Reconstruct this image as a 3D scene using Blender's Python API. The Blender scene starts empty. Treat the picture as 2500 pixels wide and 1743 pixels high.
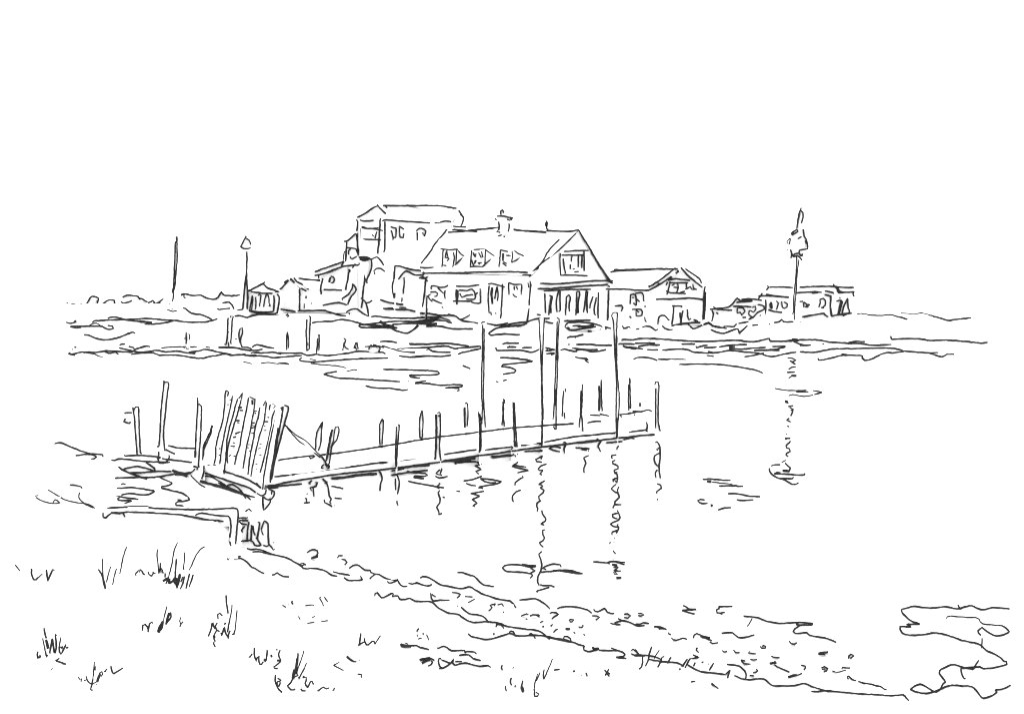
import bpy, math, random
from mathutils import Vector
from mathutils.bvhtree import BVHTree

random.seed(7)
SC = bpy.context.scene
COL = SC.collection

# ------------------------------------------------------------------ camera, sky, sun, exposure
F, CX, HY, H = 2680.0, 1250.0, 762.0, 2.8      # focal length, centre and horizon in photo pixels; eye height in m
CAM = Vector((0, 0, H))
cd = bpy.data.cameras.new("camera")
cd.sensor_width = 36.0
cd.lens = 36.0 * F / 2500.0
cd.shift_y = -(871.5 - HY) / 2500.0
cd.clip_start, cd.clip_end = 0.1, 9000
co = bpy.data.objects.new("camera", cd)
co.location = CAM
co.rotation_euler = (math.radians(90), 0, 0)
COL.objects.link(co)
SC.camera = co

SUN_EL, SUN_AZ = math.radians(48), math.radians(200)   # behind the viewer, a little to the left
w = bpy.data.worlds.new("World")
SC.world = w
w.use_nodes = True
nt = w.node_tree
sky = nt.nodes.new("ShaderNodeTexSky")
sky.sky_type = 'NISHITA'
sky.sun_disc = False
sky.sun_elevation = SUN_EL
sky.sun_rotation = SUN_AZ
sky.air_density, sky.dust_density = 1.0, 1.0
cloud = nt.nodes.new("ShaderNodeMix")               # an even white cloud layer over the blue
cloud.data_type = 'RGBA'
cloud.inputs["Factor"].default_value = 0.93
cloud.inputs["B"].default_value = (6.8, 6.8, 6.8, 1)
bg = nt.nodes["Background"]
bg.inputs[1].default_value = 0.15
nt.links.new(sky.outputs[0], cloud.inputs["A"])
nt.links.new(cloud.outputs["Result"], bg.inputs[0])
sd = bpy.data.lights.new("sun", 'SUN')
sd.energy, sd.angle, sd.color = 0.5, math.radians(25), (1, 0.99, 0.97)
so = bpy.data.objects.new("sun", sd)
d = Vector((math.sin(SUN_AZ) * math.cos(SUN_EL), math.cos(SUN_AZ) * math.cos(SUN_EL), math.sin(SUN_EL)))
so.rotation_euler = d.to_track_quat('Z', 'Y').to_euler()
so.location = (0, -20, 40)
COL.objects.link(so)
SC.view_settings.view_transform = 'Standard'
SC.view_settings.look = 'None'
SC.view_settings.exposure = 0.78
SC.view_settings.gamma = 1.0
SC.cycles.filter_width = 1.1
SC.cycles.max_bounces = 16
SC.cycles.diffuse_bounces = 16       # white on white: light keeps bouncing under eaves and deck

# ------------------------------------------------------------------ materials
def material(name, lo, hi, scale, rough=1.0):
    m = bpy.data.materials.new(name)
    m.use_nodes = True
    n, l = m.node_tree.nodes, m.node_tree.links
    b = n["Principled BSDF"]
    b.inputs["Roughness"].default_value = rough
    b.inputs["Specular IOR Level"].default_value = 0.0
    tc = n.new("ShaderNodeTexCoord")
    nz = n.new("ShaderNodeTexNoise")
    nz.inputs["Scale"].default_value = scale
    nz.inputs["Detail"].default_value = 3
    cr = n.new("ShaderNodeValToRGB")
    cr.color_ramp.elements[0].position, cr.color_ramp.elements[1].position = 0.35, 0.65
    cr.color_ramp.elements[0].color = (*lo, 1)
    cr.color_ramp.elements[1].color = (*hi, 1)
    l.new(tc.outputs["Object"], nz.inputs["Vector"])
    l.new(nz.outputs["Fac"], cr.inputs["Fac"])
    l.new(cr.outputs["Color"], b.inputs["Base Color"])
    return m
PAPER = material("paper_white", (.89, .89, .89), (.91, .91, .91), 3)
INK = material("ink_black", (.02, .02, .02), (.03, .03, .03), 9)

# ------------------------------------------------------------------ pixel helpers (photo pixels -> world)
REG = dict(A=(100, 500, 4), B=(550, 450, 4), C=(1000, 480, 4), D=(1450, 480, 4), E=(1850, 480, 3.335), F=(80, 880, 4),
           G=(450, 900, 4), H=(900, 850, 4), I=(1300, 820, 4), J=(1600, 850, 4), K=(0, 1220, 4), L=(450, 1220, 4),
           M=(900, 1220, 4), N=(1150, 1200, 4), O=(1550, 1343, 4), P=(2000, 1343, 4), Q=(0, 1443, 5.3375),
           R=(550, 1480, 5.74), T=(950, 1500, 4.592), U=(550, 750, 4.592), V=(1950, 700, 4.592), X=(1000, 1160, 4.592),
           Z=(0, 0, 1))
def W(px, py, Y):
    return Vector(((px - CX) * Y / F, Y, H - (py - HY) * Y / F))
def at_z(px, py, z):
    return W(px, py, (H - z) * F / (py - HY))
def parse(reg, s):
    x0, y0, k = REG[reg]
    out = []
    for st in s.split(';'):
        st = st.strip()
        if not st:
            continue
        wt = 1.0
        if st[0] == '!':
            wt, st = 1.5, st[1:]
        elif st[0] == '~':
            wt, st = 0.74, st[1:]
        pts = []
        for t in st.split():
            a, b = t.split(',')
            pts.append((x0 + float(a) / k, y0 + float(b) / k))
        out.append((wt, pts))
    return out
def smooth(pts, step=5.0):
    """hand-drawn polyline -> soft curve (Catmull-Rom), keeping sharp turns sharp"""
    if len(pts) == 1:
        pts = [pts[0], (pts[0][0] + 1.5, pts[0][1] + .6)]
    n = len(pts)
    tan = []
    for i in range(n):
        a, b = pts[max(i - 1, 0)], pts[min(i + 1, n - 1)]
        t = ((b[0] - a[0]) / 2, (b[1] - a[1]) / 2)
        if 0 < i < n - 1:
            u = (pts[i][0] - a[0], pts[i][1] - a[1]); v = (b[0] - pts[i][0], b[1] - pts[i][1])
            lu, lv = math.hypot(*u) + 1e-6, math.hypot(*v) + 1e-6
            c = (u[0] * v[0] + u[1] * v[1]) / lu / lv
            k = max(0.0, min(1.0, (c + .35) / .9)) * min(1, 2 * min(lu, lv) / max(lu, lv))
            t = (t[0] * k, t[1] * k)
        tan.append(t)
    out = [pts[0]]
    for i in range(n - 1):
        p, q, s, t = pts[i], pts[i + 1], tan[i], tan[i + 1]
        L = math.hypot(q[0] - p[0], q[1] - p[1])
        m = max(1, int(L / step))
        for j in range(1, m + 1):
            x = j / m
            h0, h1, h2, h3 = 2*x**3 - 3*x*x + 1, x**3 - 2*x*x + x, -2*x**3 + 3*x*x, x**3 - x*x
            out.append(tuple(h0*p[k] + h1*s[k] + h2*q[k] + h3*t[k] for k in (0, 1)))
    return out
def hull(pts):
    pts = sorted(set((round(x, 2), round(y, 2)) for x, y in pts))
    def half(ps):
        h = []
        for p in ps:
            while len(h) > 1 and (h[-1][0]-h[-2][0])*(p[1]-h[-2][1]) - (h[-1][1]-h[-2][1])*(p[0]-h[-2][0]) <= 0:
                h.pop()
            h.append(p)
        return h[:-1]
    return half(pts) + half(pts[::-1])

# ------------------------------------------------------------------ mesh building
PEN = 5.0      # pen width in photo pixels
class Part:
    def __init__(self, name):
        self.name, self.v, self.f, self.m, self.bvh = name, [], [], [], None
        self.wait, self.over, self.ready = [], [], False
    def poly(self, pts):
        i = len(self.v)
        self.v += [Vector(p) for p in pts]
        self.f.append(list(range(i, i + len(pts)))); self.m.append(0)
    def prism(self, pts, vec):
        pts = [Vector(p) for p in pts]; vec = Vector(vec); n = len(pts); i = len(self.v)
        self.v += pts + [p + vec for p in pts]
        self.f.append(list(range(i, i + n))); self.m.append(0)
        self.f.append([i + n + k for k in reversed(range(n))]); self.m.append(0)
        for k in range(n):
            a, b = i + k, i + (k + 1) % n
            self.f.append([a, a + n, b + n, b]); self.m.append(0)
        return self
    def slab(self, pxs, Y, thick):
        return self.prism([W(x, y, Y) for x, y in pxs], (0, thick, 0))
    def rings(self, rings, cap=True):
        i = len(self.v); n = len(rings[0])
        for r in rings:
            self.v += [Vector(p) for p in r]
        for a in range(len(rings) - 1):
            for k in range(n):
                b = i + a * n
                self.f.append([b + k, b + (k + 1) % n, b + n + (k + 1) % n, b + n + k]); self.m.append(0)
        if cap:
            self.f.append(list(range(i, i + n))); self.m.append(0)
            self.f.append([i + (len(rings) - 1) * n + k for k in range(n)]); self.m.append(0)
        return self
    def lump(self, pxs, Y, depth, base=None):
        """rounded body whose silhouette is the given outline"""
        cx = sum(p[0] for p in pxs) / len(pxs)
        cy = base if base else sum(p[1] for p in pxs) / len(pxs)
        rs = []
        for o, s in ((-.5, .45), (-.36, .78), (-.15, .97), (.1, 1), (.36, .78), (.5, .45)):
            y = Y + o * depth
            rs.append([W(cx + (x - cx) * s, cy + (yy - cy) * s, Y) + Vector((0, o * depth, 0)) for x, yy in pxs])
        return self.rings(rs)
    def tube(self, pts, rad, sides=5, mat=1):
        n = len(pts); i = len(self.v)
        for k, p in enumerate(pts):
            vd = (p - CAM).normalized()
            t = (pts[min(k + 1, n - 1)] - CAM).normalized() - (pts[max(k - 1, 0)] - CAM).normalized()
            t = t - vd * t.dot(vd)                  # direction of the line as the pen drew it
            t = t.normalized() if t.length > 1e-9 else Vector((1, 0, 0))
            u = t.cross(vd).normalized()
            v = vd
            for s in range(sides):
                a = 2 * math.pi * s / sides
                self.v.append(p + (u * math.cos(a) + v * math.sin(a)) * rad[k])
        for k in range(n - 1):
            for s in range(sides):
                a, b = i + k * sides + s, i + k * sides + (s + 1) % sides
                self.f.append([a, b, b + sides, a + sides]); self.m.append(mat)
        self.f.append([i + s for s in range(sides)]); self.m.append(mat)
        self.f.append([i + (n - 1) * sides + s for s in range(sides)]); self.m.append(mat)
    def ink(self, reg, s, w=PEN, bvhs=None, Y=None, flat=False, extra=()):
        """pen lines lying on this part's own surface (or on the given surfaces)"""
        if self.name == "wall" and not self.ready:      # walls wait for the windows and doors set on them
            self.wait.append((reg, s, w))
            return self
        if bvhs is None and not flat:
            if self.bvh is None:
                vs = [tuple(p) for p in self.v]
                fs = [f for f, m in zip(self.f, self.m) if m == 0]
                self.bvh = BVHTree.FromPolygons(vs, fs) if fs else None
                if Y is None and fs:
                    self.Y = min(p.y for p in self.v)
            bvhs = [self.bvh] if self.bvh else []
        bvhs = list(bvhs or []) + list(extra)
        Yf = Y if Y is not None else getattr(self, 'Y', 60.0)
        for wt, pts in parse(reg, s):
            pts = smooth(pts)
            hits = []
            for px, py in pts:
                px += random.gauss(0, .25); py += random.gauss(0, .25)
                dv = Vector(((px - CX) / F, 1, -(py - HY) / F)); L = dv.length
                best = None
                for b in (bvhs or []):
                    loc, nor, idx, dist = b.ray_cast(CAM, dv / L)
                    if loc is not None and (best is None or loc.y < best[0]):
                        best = (loc.y, max(abs(nor.dot(dv / L)), .03))
                hits.append([px, py, best])
            got = [h[2] for h in hits if h[2]]
            last = got[0] if got else (Yf, 1.0)
            P3, R3 = [], []
            ph = random.random() * 9
            for k, (px, py, b) in enumerate(hits):
                if b:
                    last = b
                y, c = last
                r = w * wt * .5 * y / F
                y2 = y - min(r / c, y * .03)
                taper = min(1, .8 + .2 * min(k, len(hits) - 1 - k) / 2)
                P3.append(W(px, py, y2))
                R3.append(r * taper * (1 + .09 * math.sin(ph + k * .9) + random.uniform(-.07, .07)))
            self.tube(P3, R3)
        return self
    def build(self, parent=None):
        self.ready = True
        for reg, s, w in self.wait:
            self.ink(reg, s, w, extra=self.over)
        if self.name == 'wall' and self.bvh: WALLB.append(self.bvh); WALLB.extend(self.over)
        me = bpy.data.meshes.new(self.name)
        org = Vector((0, 0, 0))
        if parent is None and self.v:
            lo = min(p.z for p in self.v)
            org = Vector((sum(p.x for p in self.v) / len(self.v), sum(p.y for p in self.v) / len(self.v), lo))
            if getattr(self, 'world', False):
                org = Vector((0, 0, 0))
        elif parent is not None:
            r = parent
            while r is not None:
                org = org + r.location; r = r.parent
        me.from_pydata([tuple(p - org) for p in self.v], [], self.f)
        me.materials.append(PAPER); me.materials.append(INK)
        me.polygons.foreach_set("material_index", self.m)
        me.update()
        o = bpy.data.objects.new(self.name, me)
        COL.objects.link(o)
        if parent is not None:
            o.parent = parent
        else:
            o.location = org
        return o
def tag(o, label=None, cat=None, group=None, kind=None):
    if label: o["label"] = label
    if cat: o["category"] = cat
    if group: o["group"] = group
    if kind: o["kind"] = kind
    return o
def thing(name, loc, label, cat, group=None):
    o = bpy.data.objects.new(name, None)
    o.location = loc
    o.empty_display_size = .3
    COL.objects.link(o)
    return tag(o, label, cat, group)
def allpts(reg, *ss):
    return [p for s in ss for wt, st in parse(reg, s) for p in st]
def panel(name, parent, reg, s, onto, lift=.05, pad=1.5, thick=.16, w=4.4):
    """a window or door set on a wall: a shallow box over the drawn shape, with its pen lines"""
    ps = allpts(reg, s)
    x0, x1 = min(p[0] for p in ps) - pad, max(p[0] for p in ps) + pad
    y0, y1 = min(p[1] for p in ps) - pad, max(p[1] for p in ps) + pad
    vs = [tuple(p) for p in onto.v]
    b = BVHTree.FromPolygons(vs, [f for f, m in zip(onto.f, onto.m) if m == 0])
    dv = lambda x, y: Vector(((x - CX) / F, 1, -(y - HY) / F)).normalized()
    loc, nor, i, dist = b.ray_cast(CAM, dv((x0 + x1) / 2, (y0 + y1) / 2))
    if loc is None:
        loc, nor = W((x0 + x1) / 2, (y0 + y1) / 2, sum(v[1] for v in vs) / len(vs)), Vector((0, -1, 0))
    if nor.y > 0:
        nor = -nor
    q = []
    for x, y in ((x0, y0), (x1, y0), (x1, y1), (x0, y1)):
        dd = dv(x, y)
        t = (loc - CAM).dot(nor) / dd.dot(nor)
        q.append(CAM + dd * t + nor * lift)
    p = Part(name)
    p.prism(q, -nor * thick)
    onto.over.append(BVHTree.FromPolygons([tuple(x) for x in p.v], list(p.f)))
    p.ink(reg, s, w)
    return p.build(parent)

# ------------------------------------------------------------------ setting: water, far shore, near shore
def grid(part, rows):
    i = len(part.v); n = len(rows[0])
    for r in rows:
        part.v += r
    for a in range(len(rows) - 1):
        for k in range(n - 1):
            b = i + a * n + k
            part.f.append([b, b + 1, b + n + 1, b + n]); part.m.append(0)
def interp(tab, x):
    if x <= tab[0][0]: return tab[0][1]
    for (a, p), (b, q) in zip(tab, tab[1:]):
        if x <= b:
            t = (x - a) / (b - a); t = t * t * (3 - 2 * t)
            return p + (q - p) * t
    return tab[-1][1]
far = Part("far_shore"); far.world = True
us = [-9000, -4000, -1500, -500] + list(range(0, 2501, 50)) + [3000, 4000, 6500, 11500]
table = [  # distance, then ground line in photo pixels against position across the picture
    (60, None, -1.0), (67, None, -.45), (72, None, 0.0),
    (75, [(0, 850), (900, 851), (1400, 850), (2500, 852)], None),
    (79, [(0, 812), (700, 812), (1000, 793), (1290, 793), (1490, 797), (1700, 812), (2500, 822)], None),
    (86, [(0, 786), (700, 782), (1000, 780), (1490, 781), (1700, 797), (2500, 800)], None),
    (92, [(0, 770), (700, 766), (1040, 773), (1490, 777), (1700, 790), (2500, 787)], None),
    (100, [(0, 761), (700, 760), (1040, 767), (1490, 770), (1900, 781), (2500, 778)], None),
    (112, [(0, 752), (700, 755), (1040, 764), (1490, 768), (1900, 774), (2500, 772)], None),
    (125, [(0, 741), (600, 742), (1040, 762), (1490, 766), (1900, 770), (2500, 768)], None),
    (140, [(0, 740), (600, 742), (1040, 762), (1490, 766), (1900, 768), (2500, 767)], None),
    (220, None, 1.8), (600, None, 0.5), (5000, None, 0.5)]
rows = []
for Y, prof, z in table:
    r = []
    for u in us:
        if prof is None:
            r.append(Vector(((u - CX) * Y / F, Y, z)))
        else:
            r.append(W(u, interp(prof, min(max(u, 0), 2500)), Y))
    rows.append(r)
grid(far, rows)
far_bvh = BVHTree.FromPolygons([tuple(p) for p in far.v], far.f)

shore_px = [(-900, 1090), (60, 1084), (200, 1104), (262, 1130), (255, 1190), (250, 1243), (420, 1240), (576, 1243),
            (590, 1330), (700, 1355), (850, 1395), (960, 1420), (1060, 1437), (1250, 1475), (1420, 1512), (1560, 1540),
            (1720, 1568), (1900, 1592), (2060, 1625), (2180, 1690)]
poly2 = [(at_z(x, y, 0).x, at_z(x, y, 0).y) for x, y in shore_px] + [(4, 6.4), (60, 3), (60, -40), (-60, -40), (-60, 23)]
def signed(x, y):
    best, inside = 1e9, False
    n = len(poly2)
    for i in range(n):
        (ax, ay), (bx, by) = poly2[i], poly2[(i + 1) % n]
        dx, dy = bx - ax, by - ay
        t = max(0, min(1, ((x - ax) * dx + (y - ay) * dy) / (dx * dx + dy * dy + 1e-9)))
        best = min(best, math.hypot(x - ax - t * dx, y - ay - t * dy))
        if (ay > y) != (by > y) and x < (bx - ax) * (y - ay) / (by - ay) + ax:
            inside = not inside
    return best if inside else -best
def near_z(x, y):
    s = signed(x, y)
    if s > 0 and -7 < x < -3.25 and 10.4 < y < 14.5:       # ground held up behind the bulkhead
        return .40 * (1 - math.exp(-s / .12))
    if s > 0:
        return .34 * (1 - math.exp(-s / .9)) + .12 * (1 - math.exp(-s / 3))
    return -.7 * (1 - math.exp(s / 1.2))
near = Part("near_shore"); near.world = True
xs = [-60, -40, -28, -20, -16] + [-13 + .3 * i for i in range(77)] + [12, 16, 24, 40, 60]
ys = [-40, -25, -12, -4, 0, 2, 4] + [5 + .3 * i for i in range(66)] + [26, 30, 40, 60]
grid(near, [[Vector((x, y, near_z(x, y) if y < 30 else -1.2)) for x in xs] for y in ys])
near_bvh = BVHTree.FromPolygons([tuple(p) for p in near.v], near.f)
water = Part("water"); water.world = True
grid(water, [[Vector((x, y, 0)) for x in (-400, -60, 0, 60, 400)] for y in (-40, 0, 10, 20, 30, 45, 60, 76)])
water_bvh = BVHTree.FromPolygons([tuple(p) for p in water.v], water.f)
GROUND = [far_bvh, near_bvh, water_bvh]
def ground_at(px, py, default=100.0):
    dv = Vector(((px - CX) / F, 1, -(py - HY) / F)).normalized()
    best = None
    for b in GROUND:
        loc = b.ray_cast(CAM, dv)[0]
        if loc is not None and (best is None or loc.y < best.y):
            best = loc
    return best if best is not None else W(px, py, default)

# pen lines of the far bank: dune edges, mud lines, tide line
FAR_INK = dict(
A="""1770,960 1840,955 1865,980 1885,1018; 1720,1015 1740,1025 1850,1012; 1385,1008 1410,1015 1470,1060 1570,1075 1640,1105 1675,1130;
650,1110 700,1095 760,1105 860,1130 960,1140 1085,1155; !960,1138 1085,1154; 500,1150 520,1135 640,1128 850,1120 1050,1112 1200,1125 1310,1130 1420,1145 1600,1145 1680,1128 1725,1112;
1010,1165 1080,1165 1200,1155 1290,1135; 245,1148 285,1158 325,1148 345,1138; !325,1132 345,1142; 285,1190 350,1203 395,1198; 285,1188 420,1187 570,1185 600,1190 640,1212 680,1218 705,1205 700,1185 650,1178;
~470,1180 520,1157 560,1165 590,1185; 420,1268 460,1272 530,1302 610,1318 700,1310 780,1288 860,1255 900,1245 922,1255; ~1230,1022 1290,1042 1328,1035; 1280,1012 1282,1020; 1255,960 1262,970;
300,1408 306,1415; 325,1388 348,1394; 765,1372 795,1358 825,1362; 855,1382 905,1395 910,1415 960,1400 1030,1378 1068,1385; ~1175,1397 1320,1387 1525,1386; ~1605,1390 1620,1387 1655,1395; 1730,1392 1850,1392 1940,1405 2000,1420;
285,1440 265,1455 335,1472; 280,1458 330,1455 390,1440 560,1440 640,1425 780,1435 900,1440; ~440,1445 520,1455 560,1478 605,1485; 620,1435 680,1448 730,1440 758,1462; 760,1395 840,1415 930,1435 1000,1440 1130,1422 1220,1435 1330,1428 1420,1445 1510,1450;
875,1465 960,1450 1080,1445 1160,1468 1310,1468 1440,1485 1560,1500 1660,1480 1800,1460; 1440,1440 1540,1428 1610,1412 1720,1435 1830,1458 1900,1470 2000,1458; !1440,1442 1510,1450""",
U="""0,455 120,455 200,475 300,485 370,482 420,468; 300,450 350,420 440,440 550,462; 0,525 60,538 150,530 250,540 300,548 380,545 480,555 550,568 680,555 860,543; !260,545 350,545; 285,520 310,510 430,512 540,505 625,530;
590,510 700,515 850,515 910,540 1010,532 1120,542 1240,535 1380,515 1480,495 1620,497 1770,505 1795,525; 1735,388 1800,380 1900,390 1930,398; 2060,408 2296,415; ~1755,430 1850,460 1960,490 2060,505 2130,508; ~1925,463 2100,462 2296,450;
1635,110 1680,102 1850,120 2050,125 2296,115; 1500,200 1700,180 1900,160 2100,160 2296,140; 1490,205 1530,228 1700,228 1850,228 1930,235; 1500,200 1600,195 1800,215 1930,232; !1730,155 1780,190 1850,215 1880,225; !1760,180 1830,210 1890,205;
1850,225 1920,265 2020,290 2090,268 2160,195; 1870,195 2050,182 2150,185 2296,195; 680,95 700,82 715,95 690,108""",
B="""705,1238 850,1235 950,1232 1020,1250 1100,1275 1180,1288; 540,1220 690,1245; 115,1230 200,1225 270,1240; 85,1285 150,1285 215,1300 260,1285 330,1272; 838,1355 950,1340 1040,1340 1130,1322 1230,1335 1340,1365 1500,1390 1680,1400;
950,1185 1000,1172 1110,1158 1190,1180; 1510,1128 1600,1155 1740,1178; ~1560,1212 1640,1207; ~1700,1203 1770,1205; 1535,1215 1700,1225 1800,1228 1855,1245; 1900,1260 2000,1260""",
C="""100,1140 200,1145 300,1160 430,1162 490,1200 560,1222 670,1238; ~375,1145 430,1165; 0,1190 150,1180 280,1180 200,1210 0,1225; 0,1235 100,1235 250,1215 330,1215 415,1235; ~270,1160 330,1190 395,1210; ~490,1200 540,1185 590,1155;
!160,1240 270,1245; !150,1220 290,1180; !100,1240 200,1215; 160,1265 300,1265 420,1290 620,1290; 0,1320 50,1290 85,1255; 0,1112 55,1122; 750,1238 850,1255 960,1235; 960,1250 1030,1235 1140,1225 1240,1195 1370,1190; 860,1252 1000,1262 1100,1255 1145,1240;
770,1335 850,1285 950,1268 1090,1262; 770,1335 790,1352 850,1345 950,1342 1040,1350 1078,1350; 1325,1220 1405,1240; 1245,1150 1275,1155 1280,1165; 1510,1215 1640,1212 1770,1208; 1740,1295 1745,1320 1780,1318; 1810,1280 1840,1295 1865,1295;
1905,1272 1980,1292; 1905,1290 1925,1292; 1535,1385 1555,1370 1620,1365 1700,1345; 1615,1370 1625,1382; 905,1440 940,1430 1070,1430; 948,1472 985,1465 1045,1468; 970,1455 975,1468; 1095,1478 1150,1475 1195,1475;
840,1470 850,1500 900,1503 1000,1500 1100,1503 1190,1520 1240,1505 1270,1490; 0,1440 150,1440 330,1432 450,1440 580,1460; 0,1480 150,1475 350,1458 440,1485 520,1475 600,1470 690,1462 705,1485; 470,1540 520,1522 600,1505 700,1482;
1470,1500 1510,1488 1560,1502 1640,1515; 1545,1445 1565,1443; 1500,1462 1503,1465; 1625,1445 1750,1443 1850,1450 2000,1450; 1585,1480 1700,1492 1840,1495; 1620,1500 1700,1495 1790,1515 1920,1495; 1325,1475 1420,1495; 1325,1505 1420,1500; 1330,1535 1420,1525; 1380,1545 1420,1535; 1340,1470 1345,1500""",
D="""275,1410 275,1395 380,1398 430,1388 550,1385 700,1395 860,1405 980,1412 1150,1412 1380,1403 1540,1418 1640,1402 1710,1385 1720,1410 1850,1412 2000,1405; 180,1450 260,1437 400,1440; 400,1432 500,1430 600,1430; !280,1455 330,1475 420,1480; 420,1480 480,1490;
430,1468 500,1450 650,1447; 855,1440 990,1438; 995,1455 1000,1475 1050,1460 1110,1452; 520,1495 630,1497; 665,1500 800,1490 850,1488 920,1495 980,1520 1180,1525 1310,1505 1430,1512 1600,1530 1700,1558 1760,1560 1850,1540 1980,1518; 1070,1480 1200,1470;
1220,1468 1340,1450 1500,1445; 1320,1480 1330,1470 1380,1468; 1320,1485 1450,1488 1680,1472; 1740,1465 1870,1462 1780,1490 1560,1500; 1570,1500 1815,1500; 1470,1565 1580,1548 1660,1530; 1115,1510 1180,1525; 1100,1550 1170,1560;
275,1260 290,1285 320,1280 345,1268 355,1285; 410,1295 445,1288; 470,1280 500,1268 545,1270 600,1305 630,1295; 665,1260 690,1285 730,1300 770,1298; 755,1265 850,1245 960,1232 1040,1230; 920,1245 970,1290 1050,1260 1120,1230 1160,1265 1230,1270; !1090,1245 1120,1232 1160,1265;
1120,1235 1180,1270 1300,1288; 1140,1298 1200,1325 1270,1335 1340,1310 1405,1292 1418,1335 1500,1260; 1265,1268 1370,1268 1395,1240; 1410,1240 1510,1225; 1545,1258 1605,1252; 1705,1247 1720,1246; 1755,1232 1810,1222 1835,1202 1850,1222 1950,1225;
!1930,1395 2001,1400""",
E="""805,960 850,955 920,968 1010,970 1080,965 1150,980 1218,1000; 1165,950 1280,962 1330,952 1400,968 1520,1000 1550,1010 1620,1000 1740,988; 345,1022 350,1024; 360,980 440,968 540,950 550,965 575,982; 1080,1135 1090,1160 1200,1157 1320,1158 1400,1172 1520,1168 1700,1180 1820,1192 1875,1187;
250,1170 400,1165 500,1168 570,1182 720,1192 850,1198 930,1210 1090,1205; 735,1190 780,1180 875,1182; 290,1180 370,1208 435,1207; 340,1212 370,1210; 525,1200 540,1202; 340,1262 450,1268 550,1252 620,1240 800,1238 1000,1233 1090,1235 1150,1245 1200,1258 1380,1272 1470,1270;
1400,1278 1500,1305 1540,1285 1600,1285; 490,1315 495,1330 540,1328 680,1295 740,1290 850,1295 850,1315 870,1332 920,1325 1030,1275 1100,1272 1190,1262; !680,1285 730,1290""")
WALLB = []
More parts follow.
